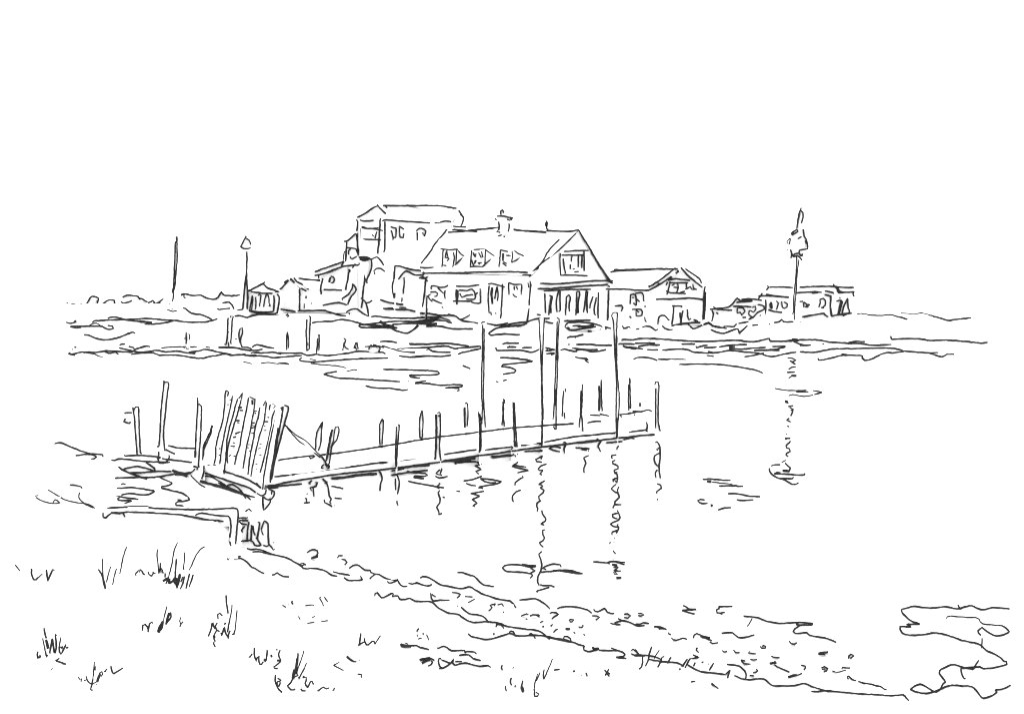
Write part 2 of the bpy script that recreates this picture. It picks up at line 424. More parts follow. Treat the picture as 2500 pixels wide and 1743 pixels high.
NEAR_INK = dict(
Z="1525,1597 1522,1601 1503,1603 1530,1607; 1476,1634 1488,1651; 1486,1632 1477,1648; 1481,1640 1490,1645",
F="""210,815 270,802 330,825 450,875 560,910 620,935; 415,930 500,918 600,912 680,920 685,935; 625,935 600,955 568,960; ~145,1258 220,1305 310,1355 420,1385 510,1395 570,1415 605,1440; ~460,1285 448,1330 490,1385 560,1425 590,1440; 360,1215 420,1218 475,1235 482,1248;
~55,1315 20,1320 60,1355 140,1385 220,1395 265,1390 240,1365 215,1355 195,1390; 262,838 266,842""",
L="""415,570 430,580 500,568 560,575 610,605 660,660 690,668 740,700 780,718; 485,545 510,553 555,552; 610,475 650,485 700,482 770,495 850,530 1000,565 1080,610 1140,640 1160,665 1190,672 1280,668 1370,690 1440,735 1495,743; 665,510 720,505 800,520 900,540;
1140,640 1140,612 1160,620 1190,635; 1150,640 1175,632; 855,732 880,728 905,712 930,728 960,745 1025,752; 1450,700 1520,718 1620,735; 1555,755 1590,780 1640,788 1740,780 1720,740; 1610,668 1650,638 1690,635 1730,660 1760,685 1815,685 1820,705 1860,722; 1810,770 1860,725;
~955,1025 995,1047; ~1015,1017 1022,1013; 1055,978 1050,1000 1062,1017; 1117,1042 1125,1043; ~1180,1033 1220,1023 1270,1030; ~1340,942 1320,955 1345,1000 1360,1035; ~1368,945 1402,993; ~1115,1133 1130,1168; ~1245,1148 1280,1133; ~1200,1203 1272,1193; ~1332,1187 1402,1175""",
M="""55,722 100,725 150,755 200,780 250,785 290,775; 180,792 200,810 240,805 280,785 310,830 335,845 380,842; 375,808 430,822 470,808 510,822 560,838 600,835 620,822; 500,762 530,745 580,755 640,790 700,825 780,842 900,865 985,848 1040,875 1100,912 1180,940 1270,968 1380,985 1410,1010 1440,1055;
865,708 910,708 970,728 1030,745 1060,775 1100,815 1150,835 1225,845; 60,935 65,910 85,908 125,955 170,940 230,910 240,915 230,940 285,935 300,965 360,970 400,960 450,985 530,990 600,992 640,1015 690,1060 780,1102 870,1115 920,1150 990,1188 1050,1195 1150,1188 1270,1200 1340,1230 1440,1248 1550,1262 1650,1275 1700,1300 1770,1360;
900,1045 980,1108 1060,1122 1120,1140 1165,1185; 1245,1240 1250,1215 1290,1210 1320,1255; !1240,1205 1310,1215; 970,1305 1000,1330 1080,1350 1150,1362 1220,1352 1290,1330 1380,1305 1430,1320 1500,1328 1600,1320 1700,1325 1760,1338 1850,1362 1950,1380 2000,1390;
1370,1295 1390,1280 1415,1285 1430,1330; 1565,1315 1585,1300 1610,1320 1628,1355; !1570,1310 1600,1312; 605,905 612,960 630,985 700,978 790,978; 615,920 655,948; 938,943 1015,948; ~970,1002 1040,965; 1218,1295 1222,1315; 862,1035 875,1033;
490,1250 472,1270 472,1285; ~470,1310 480,1332; ~482,1358 500,1350 520,1352; 525,1297 538,1312; ~565,1310 588,1368""",
N="""470,1055 560,1048 630,1045 690,1075 740,1110 768,1142; 840,1142 870,1128 960,1120 1060,1132 1150,1160 1180,1185; 1195,1145 1210,1165 1240,1170 1305,1138 1330,1175 1360,1188 1400,1186; 1430,1235 1470,1255 1540,1270 1600,1300 1640,1310 1700,1305; 1605,1290 1650,1290; 1640,1300 1680,1280 1740,1285;
1360,1280 1400,1290 1460,1298; 1400,1278 1470,1262; 1785,1315 1850,1325 1910,1345; 1830,1338 1870,1330; 740,1410 830,1430 960,1455 1050,1490 1110,1505 1095,1520 1105,1545 1140,1558 1180,1555 1250,1535; !1180,1515 1210,1540 1250,1525; !1190,1535 1245,1530;
1250,1545 1340,1550 1430,1550; 1365,1522 1430,1548 1480,1565 1505,1585 1495,1600; 905,1435 910,1410 940,1412 970,1435 975,1462; 1565,1550 1580,1535 1605,1550 1640,1595; 1562,1580 1600,1595 1700,1600""",
O="""0,1020 120,1025 200,1040 250,1060; 0,965 40,1015; 140,1065 200,1075 260,1085 350,1090 420,1100 470,1125; 510,1110 560,1145 640,1180 700,1190 800,1200 885,1212; 885,1212 930,1165 910,1215 905,1245; 895,1110 950,1118 1020,1130 1070,1175 1088,1220 1080,1250;
970,1220 1040,1250 1110,1262 1180,1255 1260,1255 1300,1285 1350,1320 1450,1322 1550,1320 1650,1300 1720,1325 1840,1365 1920,1375; 845,808 900,803 955,803 980,825 1010,848 1050,852 1110,842 1170,822; 570,855 580,825 605,812 640,825 720,870 750,880 735,895 760,908 815,900; !640,835 690,850 735,850;
355,850 365,870 400,878 470,858 510,870; 320,800 335,825 355,822; 185,745 250,748 310,772; 230,768 270,758; 1360,1115 1380,1130 1512,1190; !1495,1237 1550,1222 1590,1218; 1590,1218 1635,1200; 373,1315 377,1318; 548,1285 565,1277 590,1276; !745,1297 775,1320; 775,1320 815,1350""",
P="""-80,1375 0,1378 60,1368 200,1382 400,1400 550,1408 700,1418 820,1410 850,1440 875,1465; 270,1235 290,1228 320,1260 365,1272; 275,1240 285,1255; 380,1278 430,1295 500,1305 560,1322 600,1330 640,1358 660,1362; 130,1180 165,1185; ~155,1190 200,1185 262,1167; 225,1155 228,1143 305,1147""",
T="""!130,325 140,352 250,358; 130,325 190,345 300,345 350,365 450,390; ~175,312 212,328; 535,372 555,372 610,352 650,365 700,402 840,397 855,425; 845,428 870,410 960,418 980,440; 780,453 895,450 940,490 1030,513;
!340,508 400,495 460,483; 450,480 510,510; !365,545 420,510 470,500; 470,510 485,530 470,555 435,575; 585,490 560,488 550,520 575,590 600,600 640,580 690,540 725,495 710,540 735,565 850,540 920,555 1000,575 1110,570 1140,590; 585,505 690,545; 560,605 600,595;
740,525 818,523; 1268,555 1260,590 1270,622; !1385,595 1395,597; 1845,620 1915,610; !2060,632 2085,630; 2150,678 2158,680; 2205,648 2220,690; 1305,795 1302,820 1315,850; 1375,705 1360,720 1360,755 1372,790; !1410,790 1418,805; 1498,735 1485,790 1480,820 1500,865 1510,850 1495,800; 1565,777 1567,779""")
for r, s in NEAR_INK.items():
    near.ink(r, s, bvhs=[near_bvh, water_bvh], Y=12)
tag(near.build(), "pale near bank with a broken edge running down to the water", None, None, "structure")
tag(water.build(), "still white water of the creek", None, None, "structure")

# ripple lines, plus pole reflections and dock shadow drawn as dark strokes on water
RIPPLE_REFLECTION = dict(
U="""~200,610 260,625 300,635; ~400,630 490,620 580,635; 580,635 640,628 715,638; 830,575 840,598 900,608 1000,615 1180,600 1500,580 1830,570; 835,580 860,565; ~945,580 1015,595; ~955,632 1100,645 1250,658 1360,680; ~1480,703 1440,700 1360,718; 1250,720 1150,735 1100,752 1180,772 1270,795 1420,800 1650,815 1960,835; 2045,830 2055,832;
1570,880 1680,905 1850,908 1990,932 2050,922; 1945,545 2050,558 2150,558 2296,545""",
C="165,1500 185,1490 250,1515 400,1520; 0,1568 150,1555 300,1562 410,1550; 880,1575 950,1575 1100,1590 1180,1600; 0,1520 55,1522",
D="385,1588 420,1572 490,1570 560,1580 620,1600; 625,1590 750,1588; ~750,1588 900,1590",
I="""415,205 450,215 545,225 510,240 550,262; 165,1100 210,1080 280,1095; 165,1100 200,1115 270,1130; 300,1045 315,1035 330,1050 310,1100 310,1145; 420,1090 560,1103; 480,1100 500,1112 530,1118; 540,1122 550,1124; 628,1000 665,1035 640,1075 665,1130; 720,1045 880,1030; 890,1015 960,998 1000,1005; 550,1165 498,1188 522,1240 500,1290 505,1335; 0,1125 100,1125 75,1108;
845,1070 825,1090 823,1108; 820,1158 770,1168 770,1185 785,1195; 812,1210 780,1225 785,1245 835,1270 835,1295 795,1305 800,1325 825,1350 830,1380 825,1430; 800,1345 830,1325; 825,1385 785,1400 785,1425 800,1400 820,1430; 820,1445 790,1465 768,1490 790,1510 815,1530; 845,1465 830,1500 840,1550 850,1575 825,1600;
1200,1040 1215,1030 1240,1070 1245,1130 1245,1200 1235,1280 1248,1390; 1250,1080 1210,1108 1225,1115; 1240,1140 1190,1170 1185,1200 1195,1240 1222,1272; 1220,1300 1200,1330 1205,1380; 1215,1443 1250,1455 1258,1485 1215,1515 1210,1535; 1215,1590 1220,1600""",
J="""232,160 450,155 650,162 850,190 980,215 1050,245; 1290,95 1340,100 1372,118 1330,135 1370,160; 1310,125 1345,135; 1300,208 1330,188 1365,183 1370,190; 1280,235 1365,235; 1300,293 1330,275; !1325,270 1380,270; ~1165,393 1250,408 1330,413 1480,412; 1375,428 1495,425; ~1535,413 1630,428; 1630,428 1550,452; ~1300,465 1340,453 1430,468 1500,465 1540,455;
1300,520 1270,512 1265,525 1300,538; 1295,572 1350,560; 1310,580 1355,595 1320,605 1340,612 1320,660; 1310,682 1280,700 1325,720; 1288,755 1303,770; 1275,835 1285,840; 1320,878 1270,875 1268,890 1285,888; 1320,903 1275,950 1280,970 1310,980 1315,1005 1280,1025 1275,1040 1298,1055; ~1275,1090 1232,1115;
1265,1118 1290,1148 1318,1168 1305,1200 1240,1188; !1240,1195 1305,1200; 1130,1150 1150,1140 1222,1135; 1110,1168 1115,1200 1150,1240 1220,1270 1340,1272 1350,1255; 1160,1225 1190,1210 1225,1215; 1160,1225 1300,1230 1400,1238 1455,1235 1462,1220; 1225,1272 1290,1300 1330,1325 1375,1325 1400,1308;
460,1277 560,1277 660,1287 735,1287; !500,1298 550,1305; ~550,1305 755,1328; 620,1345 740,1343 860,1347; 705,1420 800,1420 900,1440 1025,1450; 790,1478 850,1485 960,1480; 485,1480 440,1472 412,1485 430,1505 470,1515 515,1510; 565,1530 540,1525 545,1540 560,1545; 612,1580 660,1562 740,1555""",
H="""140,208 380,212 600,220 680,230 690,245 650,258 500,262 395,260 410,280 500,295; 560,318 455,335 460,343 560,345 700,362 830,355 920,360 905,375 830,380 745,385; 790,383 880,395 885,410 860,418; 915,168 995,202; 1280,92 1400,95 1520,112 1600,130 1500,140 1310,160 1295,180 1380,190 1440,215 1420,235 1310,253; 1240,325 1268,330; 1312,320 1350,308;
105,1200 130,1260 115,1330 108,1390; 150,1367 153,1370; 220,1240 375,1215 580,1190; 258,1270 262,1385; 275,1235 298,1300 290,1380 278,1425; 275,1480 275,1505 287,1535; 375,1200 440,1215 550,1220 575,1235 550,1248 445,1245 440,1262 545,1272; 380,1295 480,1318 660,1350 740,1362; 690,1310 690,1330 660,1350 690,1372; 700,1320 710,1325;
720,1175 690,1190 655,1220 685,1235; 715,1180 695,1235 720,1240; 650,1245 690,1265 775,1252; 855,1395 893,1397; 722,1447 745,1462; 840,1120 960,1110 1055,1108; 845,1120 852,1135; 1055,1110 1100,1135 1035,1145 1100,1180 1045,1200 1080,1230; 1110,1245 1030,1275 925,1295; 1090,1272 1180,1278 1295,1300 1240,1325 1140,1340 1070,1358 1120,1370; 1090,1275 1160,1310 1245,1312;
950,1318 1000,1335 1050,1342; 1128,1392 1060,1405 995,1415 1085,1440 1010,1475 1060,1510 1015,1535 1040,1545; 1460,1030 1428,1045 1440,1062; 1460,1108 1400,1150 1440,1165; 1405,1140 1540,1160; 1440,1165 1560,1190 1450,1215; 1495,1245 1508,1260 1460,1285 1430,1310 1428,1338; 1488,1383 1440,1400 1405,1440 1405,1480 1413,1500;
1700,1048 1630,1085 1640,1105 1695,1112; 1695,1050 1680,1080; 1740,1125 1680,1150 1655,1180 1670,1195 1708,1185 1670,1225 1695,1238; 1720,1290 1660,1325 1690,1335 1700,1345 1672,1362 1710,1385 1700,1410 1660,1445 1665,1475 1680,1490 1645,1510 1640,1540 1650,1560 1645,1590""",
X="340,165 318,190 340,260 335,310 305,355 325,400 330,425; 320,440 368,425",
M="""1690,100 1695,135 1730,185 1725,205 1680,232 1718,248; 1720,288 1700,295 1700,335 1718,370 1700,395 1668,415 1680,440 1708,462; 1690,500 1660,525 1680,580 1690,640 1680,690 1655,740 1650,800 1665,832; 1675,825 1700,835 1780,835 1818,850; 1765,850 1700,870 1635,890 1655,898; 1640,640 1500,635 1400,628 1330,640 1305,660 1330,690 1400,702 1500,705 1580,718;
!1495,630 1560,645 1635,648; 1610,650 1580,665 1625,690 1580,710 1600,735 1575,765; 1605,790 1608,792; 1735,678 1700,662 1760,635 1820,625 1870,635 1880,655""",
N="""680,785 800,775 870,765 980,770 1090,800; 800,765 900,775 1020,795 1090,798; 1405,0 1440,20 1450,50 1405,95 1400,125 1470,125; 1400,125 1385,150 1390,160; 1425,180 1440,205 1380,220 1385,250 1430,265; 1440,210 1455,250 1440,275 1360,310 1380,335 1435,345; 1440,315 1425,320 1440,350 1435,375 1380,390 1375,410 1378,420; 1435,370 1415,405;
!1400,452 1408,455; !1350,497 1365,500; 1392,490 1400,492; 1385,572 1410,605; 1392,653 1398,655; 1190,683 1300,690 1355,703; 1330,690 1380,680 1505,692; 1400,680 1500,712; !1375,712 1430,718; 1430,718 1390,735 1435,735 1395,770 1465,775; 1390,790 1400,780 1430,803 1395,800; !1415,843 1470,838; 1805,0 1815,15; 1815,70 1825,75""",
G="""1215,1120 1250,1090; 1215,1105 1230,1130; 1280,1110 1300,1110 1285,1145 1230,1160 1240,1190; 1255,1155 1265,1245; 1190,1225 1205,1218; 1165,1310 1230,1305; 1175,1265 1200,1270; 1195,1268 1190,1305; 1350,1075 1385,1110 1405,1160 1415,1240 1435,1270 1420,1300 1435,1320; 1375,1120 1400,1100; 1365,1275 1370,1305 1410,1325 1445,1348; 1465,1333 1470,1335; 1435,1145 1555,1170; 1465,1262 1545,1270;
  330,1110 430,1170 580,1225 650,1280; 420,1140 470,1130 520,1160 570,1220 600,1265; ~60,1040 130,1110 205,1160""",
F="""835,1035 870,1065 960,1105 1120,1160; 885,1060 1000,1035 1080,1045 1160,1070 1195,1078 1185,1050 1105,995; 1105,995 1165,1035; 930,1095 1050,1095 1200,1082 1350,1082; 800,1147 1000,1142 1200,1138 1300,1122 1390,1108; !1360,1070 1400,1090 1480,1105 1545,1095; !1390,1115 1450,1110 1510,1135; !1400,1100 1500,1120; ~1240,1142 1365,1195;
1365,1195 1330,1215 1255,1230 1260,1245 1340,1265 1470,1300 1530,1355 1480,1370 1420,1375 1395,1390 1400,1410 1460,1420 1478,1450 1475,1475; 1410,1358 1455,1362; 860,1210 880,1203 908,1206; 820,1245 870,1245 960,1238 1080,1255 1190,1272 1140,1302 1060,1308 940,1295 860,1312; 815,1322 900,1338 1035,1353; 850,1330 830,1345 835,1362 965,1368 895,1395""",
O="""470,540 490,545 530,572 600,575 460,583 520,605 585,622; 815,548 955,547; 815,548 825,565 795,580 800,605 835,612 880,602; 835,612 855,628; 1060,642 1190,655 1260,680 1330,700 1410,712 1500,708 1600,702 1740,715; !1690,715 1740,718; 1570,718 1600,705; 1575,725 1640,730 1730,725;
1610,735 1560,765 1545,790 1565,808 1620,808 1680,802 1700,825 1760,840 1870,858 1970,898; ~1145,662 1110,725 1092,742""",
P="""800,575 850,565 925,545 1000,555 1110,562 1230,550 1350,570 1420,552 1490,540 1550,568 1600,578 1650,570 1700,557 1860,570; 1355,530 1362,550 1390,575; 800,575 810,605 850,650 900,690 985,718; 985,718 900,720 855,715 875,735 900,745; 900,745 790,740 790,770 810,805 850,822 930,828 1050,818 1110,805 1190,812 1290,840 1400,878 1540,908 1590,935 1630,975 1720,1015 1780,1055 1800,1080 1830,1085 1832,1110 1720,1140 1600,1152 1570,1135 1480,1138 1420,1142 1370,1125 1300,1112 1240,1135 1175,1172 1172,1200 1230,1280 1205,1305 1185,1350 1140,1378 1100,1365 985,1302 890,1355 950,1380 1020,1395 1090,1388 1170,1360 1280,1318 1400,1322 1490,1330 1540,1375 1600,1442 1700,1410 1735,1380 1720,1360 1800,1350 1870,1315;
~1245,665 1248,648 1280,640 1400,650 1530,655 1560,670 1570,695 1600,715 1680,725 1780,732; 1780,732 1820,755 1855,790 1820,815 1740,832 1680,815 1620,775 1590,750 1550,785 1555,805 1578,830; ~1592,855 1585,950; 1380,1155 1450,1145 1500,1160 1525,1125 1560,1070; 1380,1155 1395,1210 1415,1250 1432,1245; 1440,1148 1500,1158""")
# ------------------------------------------------------------------ big house with three dormers
def L3(*t): return [W(*p) for p in t]
def shift(pts, v): return [p + Vector(v) for p in pts]
t = thing("house", W(1290, 796, 80), "large waterfront house with steep gable, roof chimney and a row of three dormers", "house")
C0, C1, R0, R1 = W(1291, 798, 78), W(1293, 674, 78), W(1484, 790, 85.1), W(1488, 692, 85.1)
L0, L1, AP, AQ = W(1038, 786, 84.6), W(1036, 668, 84.6), W(1412, 565, 81.55), W(1092, 566, 88)
B0, B1 = L0 + R0 - C0, L1 + R1 - C1
dn = Vector((0, 0, -.5))
wall = Part("wall")
wall.poly([L0 + dn, C0 + dn, C1, L1]); wall.poly([C0 + dn, R0 + dn, R1, AP, C1])
wall.poly([R0 + dn, B0 + dn, B1, R1]); wall.poly([B0 + dn, L0 + dn, L1, AQ, B1])
wall.ink('C', """1170,785 1215,720 1290,650 1340,560 1400,480 1465,420; !1190,765 1260,685; ~1190,760 1290,655 1440,540 1540,450 1625,360; 1275,848 1430,855 1600,842 1800,825 1990,825; 1250,900 1350,902 1500,890 1700,875 1935,862;
1945,910 1940,1050 1935,1210; 1940,865 1955,885; 1920,905 2000,902; 1175,825 1182,850 1170,1000 1165,1065; ~1155,840 1160,890; 1165,1095 1155,1160 1140,1245; 155,810 145,930 125,1080; 170,965 165,1080 158,1210; 90,800 130,785 175,830; 175,780 150,800 100,795""")
SOL = wall
for nm, s in (("window", "375,865 340,885 290,885 240,870 210,870 205,895 215,905; 270,890 330,945; 345,915 340,960 348,1000; 200,935 250,930 272,945 265,970 240,975; 205,950 180,970 190,1000 215,1025 220,1000 260,1025 320,1045; 315,1075 325,1088"),
              ("window", "450,875 560,878 680,862; !455,905 458,1000 460,1055; 470,915 470,1000; 420,1020 520,1022 610,1022; 600,1030 640,1042 690,1040 690,980 688,895; 480,915 560,920 610,905 640,950 635,1000 550,1002; 490,945 510,985 560,965 620,960; 635,970 665,935"),
              ("door", "765,855 800,850 880,870 930,885; 775,870 765,980 775,1140; !805,885 798,960 806,1050; 830,1000 850,880 862,950 855,1020; 905,850 900,1000 888,1190; 790,1125 800,1160; 830,1140 845,1140"),
              ("window", "965,840 968,960; 965,840 1020,860 1095,858; 1095,858 1088,960; 1020,875 1022,915; 1040,880 1055,910; 1040,890 1050,880; 1005,950 1025,975 1050,982"),
              ("gable_window", "1510,540 1600,532 1750,527; 1485,573 1600,573 1710,570; 1470,550 1468,650 1475,770; 1500,605 1510,690 1525,755; 1475,770 1560,768 1740,775; 1705,535 1705,730; 1685,575 1680,700; 1650,575 1648,690; 1585,580 1580,640; 1570,660 1570,710; 1595,708 1615,710; 1610,735 1655,735"),
              ("glazed_front", "1310,922 1450,915 1600,908 1775,908; 1320,945 1325,1050 1328,1140; 1365,965 1395,975 1380,1060 1380,1140; 1385,970 1370,1070 1358,1160; !1382,1010 1370,1090; 1440,1130 1435,1020 1455,930 1470,925 1468,1000 1472,1110 1455,1125; 1525,1160 1530,1040 1535,980 1555,960 1570,985 1560,1060 1562,1125; 1625,1160 1632,1020 1635,930 1660,925 1660,960 1645,1060 1648,1140; 1635,1140 1645,1060; 1700,1135 1715,1030 1725,925 1740,930 1732,1040 1738,1140; 1790,975 1765,1060 1760,1095; 1825,980 1805,1080 1805,1150 1820,1155; 1845,935 1840,1080 1842,1190")):
    panel(nm, t, 'C', s, SOL)
wall.build(t)
roof = Part("roof")
RF = L3((1028, 665, 84.3), (1297, 673, 77.7), (1412, 562, 81.4), (1088, 562, 88))
roof.prism(RF, (0, 0, .14))
roof.prism([W(1412, 562, 81.4), W(1497, 692, 85), B1 + Vector((0, .2, 0)), W(1088, 562, 88)], (0, 0, .14))
roof.ink('C', """375,350 500,345 600,330 750,315 880,303; 415,325 520,332 660,345; 430,320 540,335; 1015,322 1130,335 1330,345; 1020,325 1200,345 1335,355; 1335,335 1540,342 1645,328 1660,340; 365,320 300,400 240,470 200,540 110,655; 100,690 150,697 235,693;
140,750 500,745 700,738 1000,735 1155,742; 220,765 500,755 700,765 940,782 1100,768 1240,770; 1655,335 1690,400 1760,510 1830,640 1900,745 1975,850; !1940,825 1985,850; !130,735 140,765""")
ro = roof.build(t)
rb = BVHTree.FromPolygons([tuple(p) for p in roof.v], [f for f, m in zip(roof.f, roof.m) if m == 0])
def on(b, px, py, dflt=82):
    loc = b.ray_cast(CAM, Vector(((px - CX) / F, 1, -(py - HY) / F)).normalized())[0]
    return loc if loc is not None else W(px, py, dflt)
for (xa, ya, xb, yb, xc, yc), s in (
    ((1079, 608, 1113, 652, 1135, 627), "300,510 400,520 450,512; 325,515 320,600 315,690; 345,600 360,530 375,600; 365,630 385,605 345,590; 330,670 360,675; 425,540 435,600 420,690; 460,510 455,600 450,665; 460,510 500,560 540,590; 545,580 500,615 440,670; 445,520 470,510"),
    ((1150, 609, 1184, 653, 1207, 627), "605,525 597,610 590,700; 622,517 740,517; 740,515 738,600 732,680; 590,685 720,685; 735,515 780,550 830,585; 805,605 760,640 710,680; 620,545 630,590 650,560; 670,545 700,600; 700,535 715,595; 605,620 625,680; 640,620 630,660; 665,650 705,645; 670,640 680,665; 630,560 645,590; 650,620 640,650"),
    ((1219, 609, 1250, 653, 1278, 625), "885,520 880,600 873,690; 885,520 960,540; !910,555 910,630; 940,575 985,580 965,570; 905,650 945,680; 915,640 950,655; 1000,530 1005,580 995,645; 1015,520 1060,555 1115,580; 1115,582 1060,610 995,645")):
    bl, br = on(rb, xa, yb) , on(rb, xb, yb)
    Yd = min(bl.y, br.y) - .05
    tl, tr = W(xa, ya, bl.y - .05), W(xb, ya, br.y - .05)
    bl, br = W(xa, yb, bl.y - .05), W(xb, yb, br.y - .05)
    cr_ = on(rb, xc, yc) + Vector((0, .15, 0)); cl = on(rb, xc - (xb - xa), yc) + Vector((0, .15, 0))
    dm = Part("dormer")
    dm.poly([bl, br, tr, tl]); dm.poly([tl, tr, cr_, cl]); dm.poly([br, cr_, tr]); dm.poly([bl, tl, cl])
    dm.ink('C', s, 4.0)
    dm.build(ro)
ch = Part("chimney")
ch.slab([(1217, 572), (1243, 572), (1243, 538), (1217, 538)], 83.2, .9)
cc = Part("chimney_cap"); cc.slab([(1211, 538), (1247, 538), (1247, 529), (1211, 529)], 83.1, 1.1)
cc.ink('C', "850,195 900,192 980,205; !980,205 1000,210 985,230; 985,235 950,222"); cc.build(ro)
ch.ink('C', "835,215 850,235; 865,245 875,290 870,320 850,345 885,352; 970,265 972,310 962,345; 862,388 900,375; 915,390 935,395")
co_ = ch.build(ro)
po = Part("chimney_pot"); po.slab([(1222, 528), (1230, 528), (1230, 513), (1222, 513)], 83.3, .3)
po.ink('C', "890,180 890,145 905,132 920,150 918,165")
po.build(ro)
fi = Part("finial"); fi.slab(hull(allpts('C', "1325,290 1338,235 1345,260 1335,310 1355,325")), 82.5, .25)
fi.ink('C', "1325,290 1338,235 1345,260 1335,310 1355,325; !1335,250 1328,285")
fi.build(ro)

# ------------------------------------------------------------------ tall house behind
t = thing("house", W(960, 770, 99), "tall narrow house rising above the others, behind the big dormered house", "house")
wall = Part("wall")
c0, c1, l0, l1 = W(939, 775, 98), W(939, 540, 98), W(873, 775, 101), W(872, 536, 101)
r0, r1, ap, aq = W(1106, 775, 102), W(1106, 544, 102), W(921, 504, 99.5), W(1124, 514, 103.5)
b0, b1 = r0 + l0 - c0, r1 + l1 - c1
wall.poly([l0, c0, c1, ap, l1]); wall.poly([c0, r0, r1, c1]); wall.poly([r0, b0, b1, aq, r1]); wall.poly([b0, l0, l1, b1])
wall.ink('B', "1280,345 1290,370 1285,470 1290,580 1297,690; 1275,630 1285,660 1300,690; 1300,635 1297,700; 1515,330 1505,450 1498,560 1485,680; 1555,350 1558,480 1555,655 1540,658; 1310,348 1350,362 1450,355")
wall.ink('C', "415,290 480,298 555,300")
for s in ("1310,425 1410,435 1495,425; 1315,410 1325,430 1325,530; 1310,530 1400,540 1520,545; 1480,460 1460,530; 1430,490 1450,510; ~1420,435 1540,453; 1320,408 1380,430",
          "1615,415 1640,425 1668,430 1665,520; 1620,450 1635,500 1638,545; 1640,520 1665,522",
          "1700,410 1745,440; 1700,410 1705,520 1740,522 1745,480",
          "1865,460 1900,430 1940,440 1960,460 1945,510; 1925,470 1940,500 1960,470; 1875,470 1875,550"):
    panel("window", t, 'B', s, wall)
wall.build(t)
roof = Part("roof")
roof.prism(L3((936, 541, 97.7), (1104, 543, 101.6), (1128, 513, 103.6), (921, 502, 99.4)), (0, 0, .14))
roof.prism([W(921, 502, 99.4), W(1128, 513, 103.6), b1 + Vector((.3, 0, 0)), W(869, 534, 101)], (0, 0, .14))
roof.ink('B', "1285,325 1370,285 1430,240 1480,215; 1480,200 1520,245 1570,290; 1540,208 1700,210 2000,208; 1565,215 1580,235; 1530,360 1570,348 1700,360 2000,380")
roof.ink('C', "0,95 220,90 330,98 460,118; 480,135 500,170 530,205; 490,175 525,205 518,250 500,290; 0,250 200,258 300,250 370,240 410,248")
roof.build(t)

# turret at its left
t = thing("turret", W(860, 765, 101.5), "small lean-to turret against the left wall of the tall house", "turret")
wall = Part("wall"); wall.prism(L3((844, 765, 100.8), (872, 765, 100.8), (872, 574, 100.8), (846, 592, 100.8)), (0, 3, 0))
wall.ink('B', "1185,565 1178,650 1172,765; ~1163,655 1150,740 1140,800")
panel("window", t, 'B', "1190,620 1275,630; 1205,690 1205,650 1225,632; 1285,630 1285,660 1300,640; 1220,700 1220,720 1240,728 1285,705", wall, pad=0)
wall.build(t)
roof = Part("roof"); roof.prism(L3((838, 590, 100.5), (846, 590, 100.5), (872, 568, 100.5), (872, 564, 100.5)), (0, 3.4, 0))
roof.ink('B', "1155,558 1175,560 1200,550 1240,510 1275,480"); roof.build(t)

# shed-roofed house
t = thing("house", W(810, 762, 97), "house with one long roof slope climbing towards the turret", "house")
wall = Part("wall"); wall.prism(L3((784, 764, 96), (848, 764, 96), (848, 650, 96), (784, 676, 96)), (0, 4, 0))
wall.ink('B', "910,890 912,935; 950,920 932,1010 935,1075; 1210,830 1218,850 1205,860 1195,930 1165,1065; !1210,830 1214,855")
panel("window", t, 'B', "1005,980 1025,905 1015,960; 1030,895 1060,910 1058,950 1010,985; !1008,970 1014,980", wall)
wall.build(t)
roof = Part("roof"); roof.prism(L3((767, 664, 95.7), (839, 639, 95.7), (876, 640, 95.7), (876, 648, 95.7), (845, 651, 95.7), (767, 675, 95.7)), (0, 4.5, 0))
roof.ink('B', "870,855 1000,810 1130,765 1160,752; 870,892 920,885 1010,855 1130,810 1200,797 1305,790; 1305,765 1308,780 1290,797; 1270,775 1240,820; 1160,752 1130,800"); roof.build(t)

# gabled cottage
t = thing("cottage", W(730, 762, 94), "low gabled cottage between the striped hut and the long roof slope", "cottage")
wall = Part("wall")
wall.prism(L3((684, 764, 93), (731, 764, 93), (731, 704, 93), (711, 683, 93), (684, 708, 93)), (0, 5, 0))
wall.prism(L3((731, 764, 93.1), (838, 764, 93.1), (838, 708, 93.1), (731, 706, 93.1)), (0, 5, 0))
wall.ink('B', "725,1020 725,1228; 790,1090 785,1115; ~770,1165 770,1215; 835,1163 845,1165"); wall.build(t)
roof = Part("roof")
roof.prism(L3((675, 713, 92.8), (709, 679, 92.8), (717, 679, 92.8), (750, 712, 92.8), (744, 712, 92.8), (712, 686, 92.8)), (0, 5.5, 0))
roof.prism(L3((749, 706, 92.9), (836, 709, 92.9), (783, 685, 95), (728, 680, 95)), (0, 0, .15))
roof.ink('B', "510,1045 560,1005 620,940; !575,965 620,938; 640,915 660,950 720,1005 795,1045; 668,910 700,950 760,985; 640,915 635,935 655,960; 715,918 800,930 925,940; !900,935 925,940; 795,1022 870,1028 1140,1035")
roof.ink('B', "950,920 932,1010 935,1075", extra=[wall.bvh]); roof.build(t)

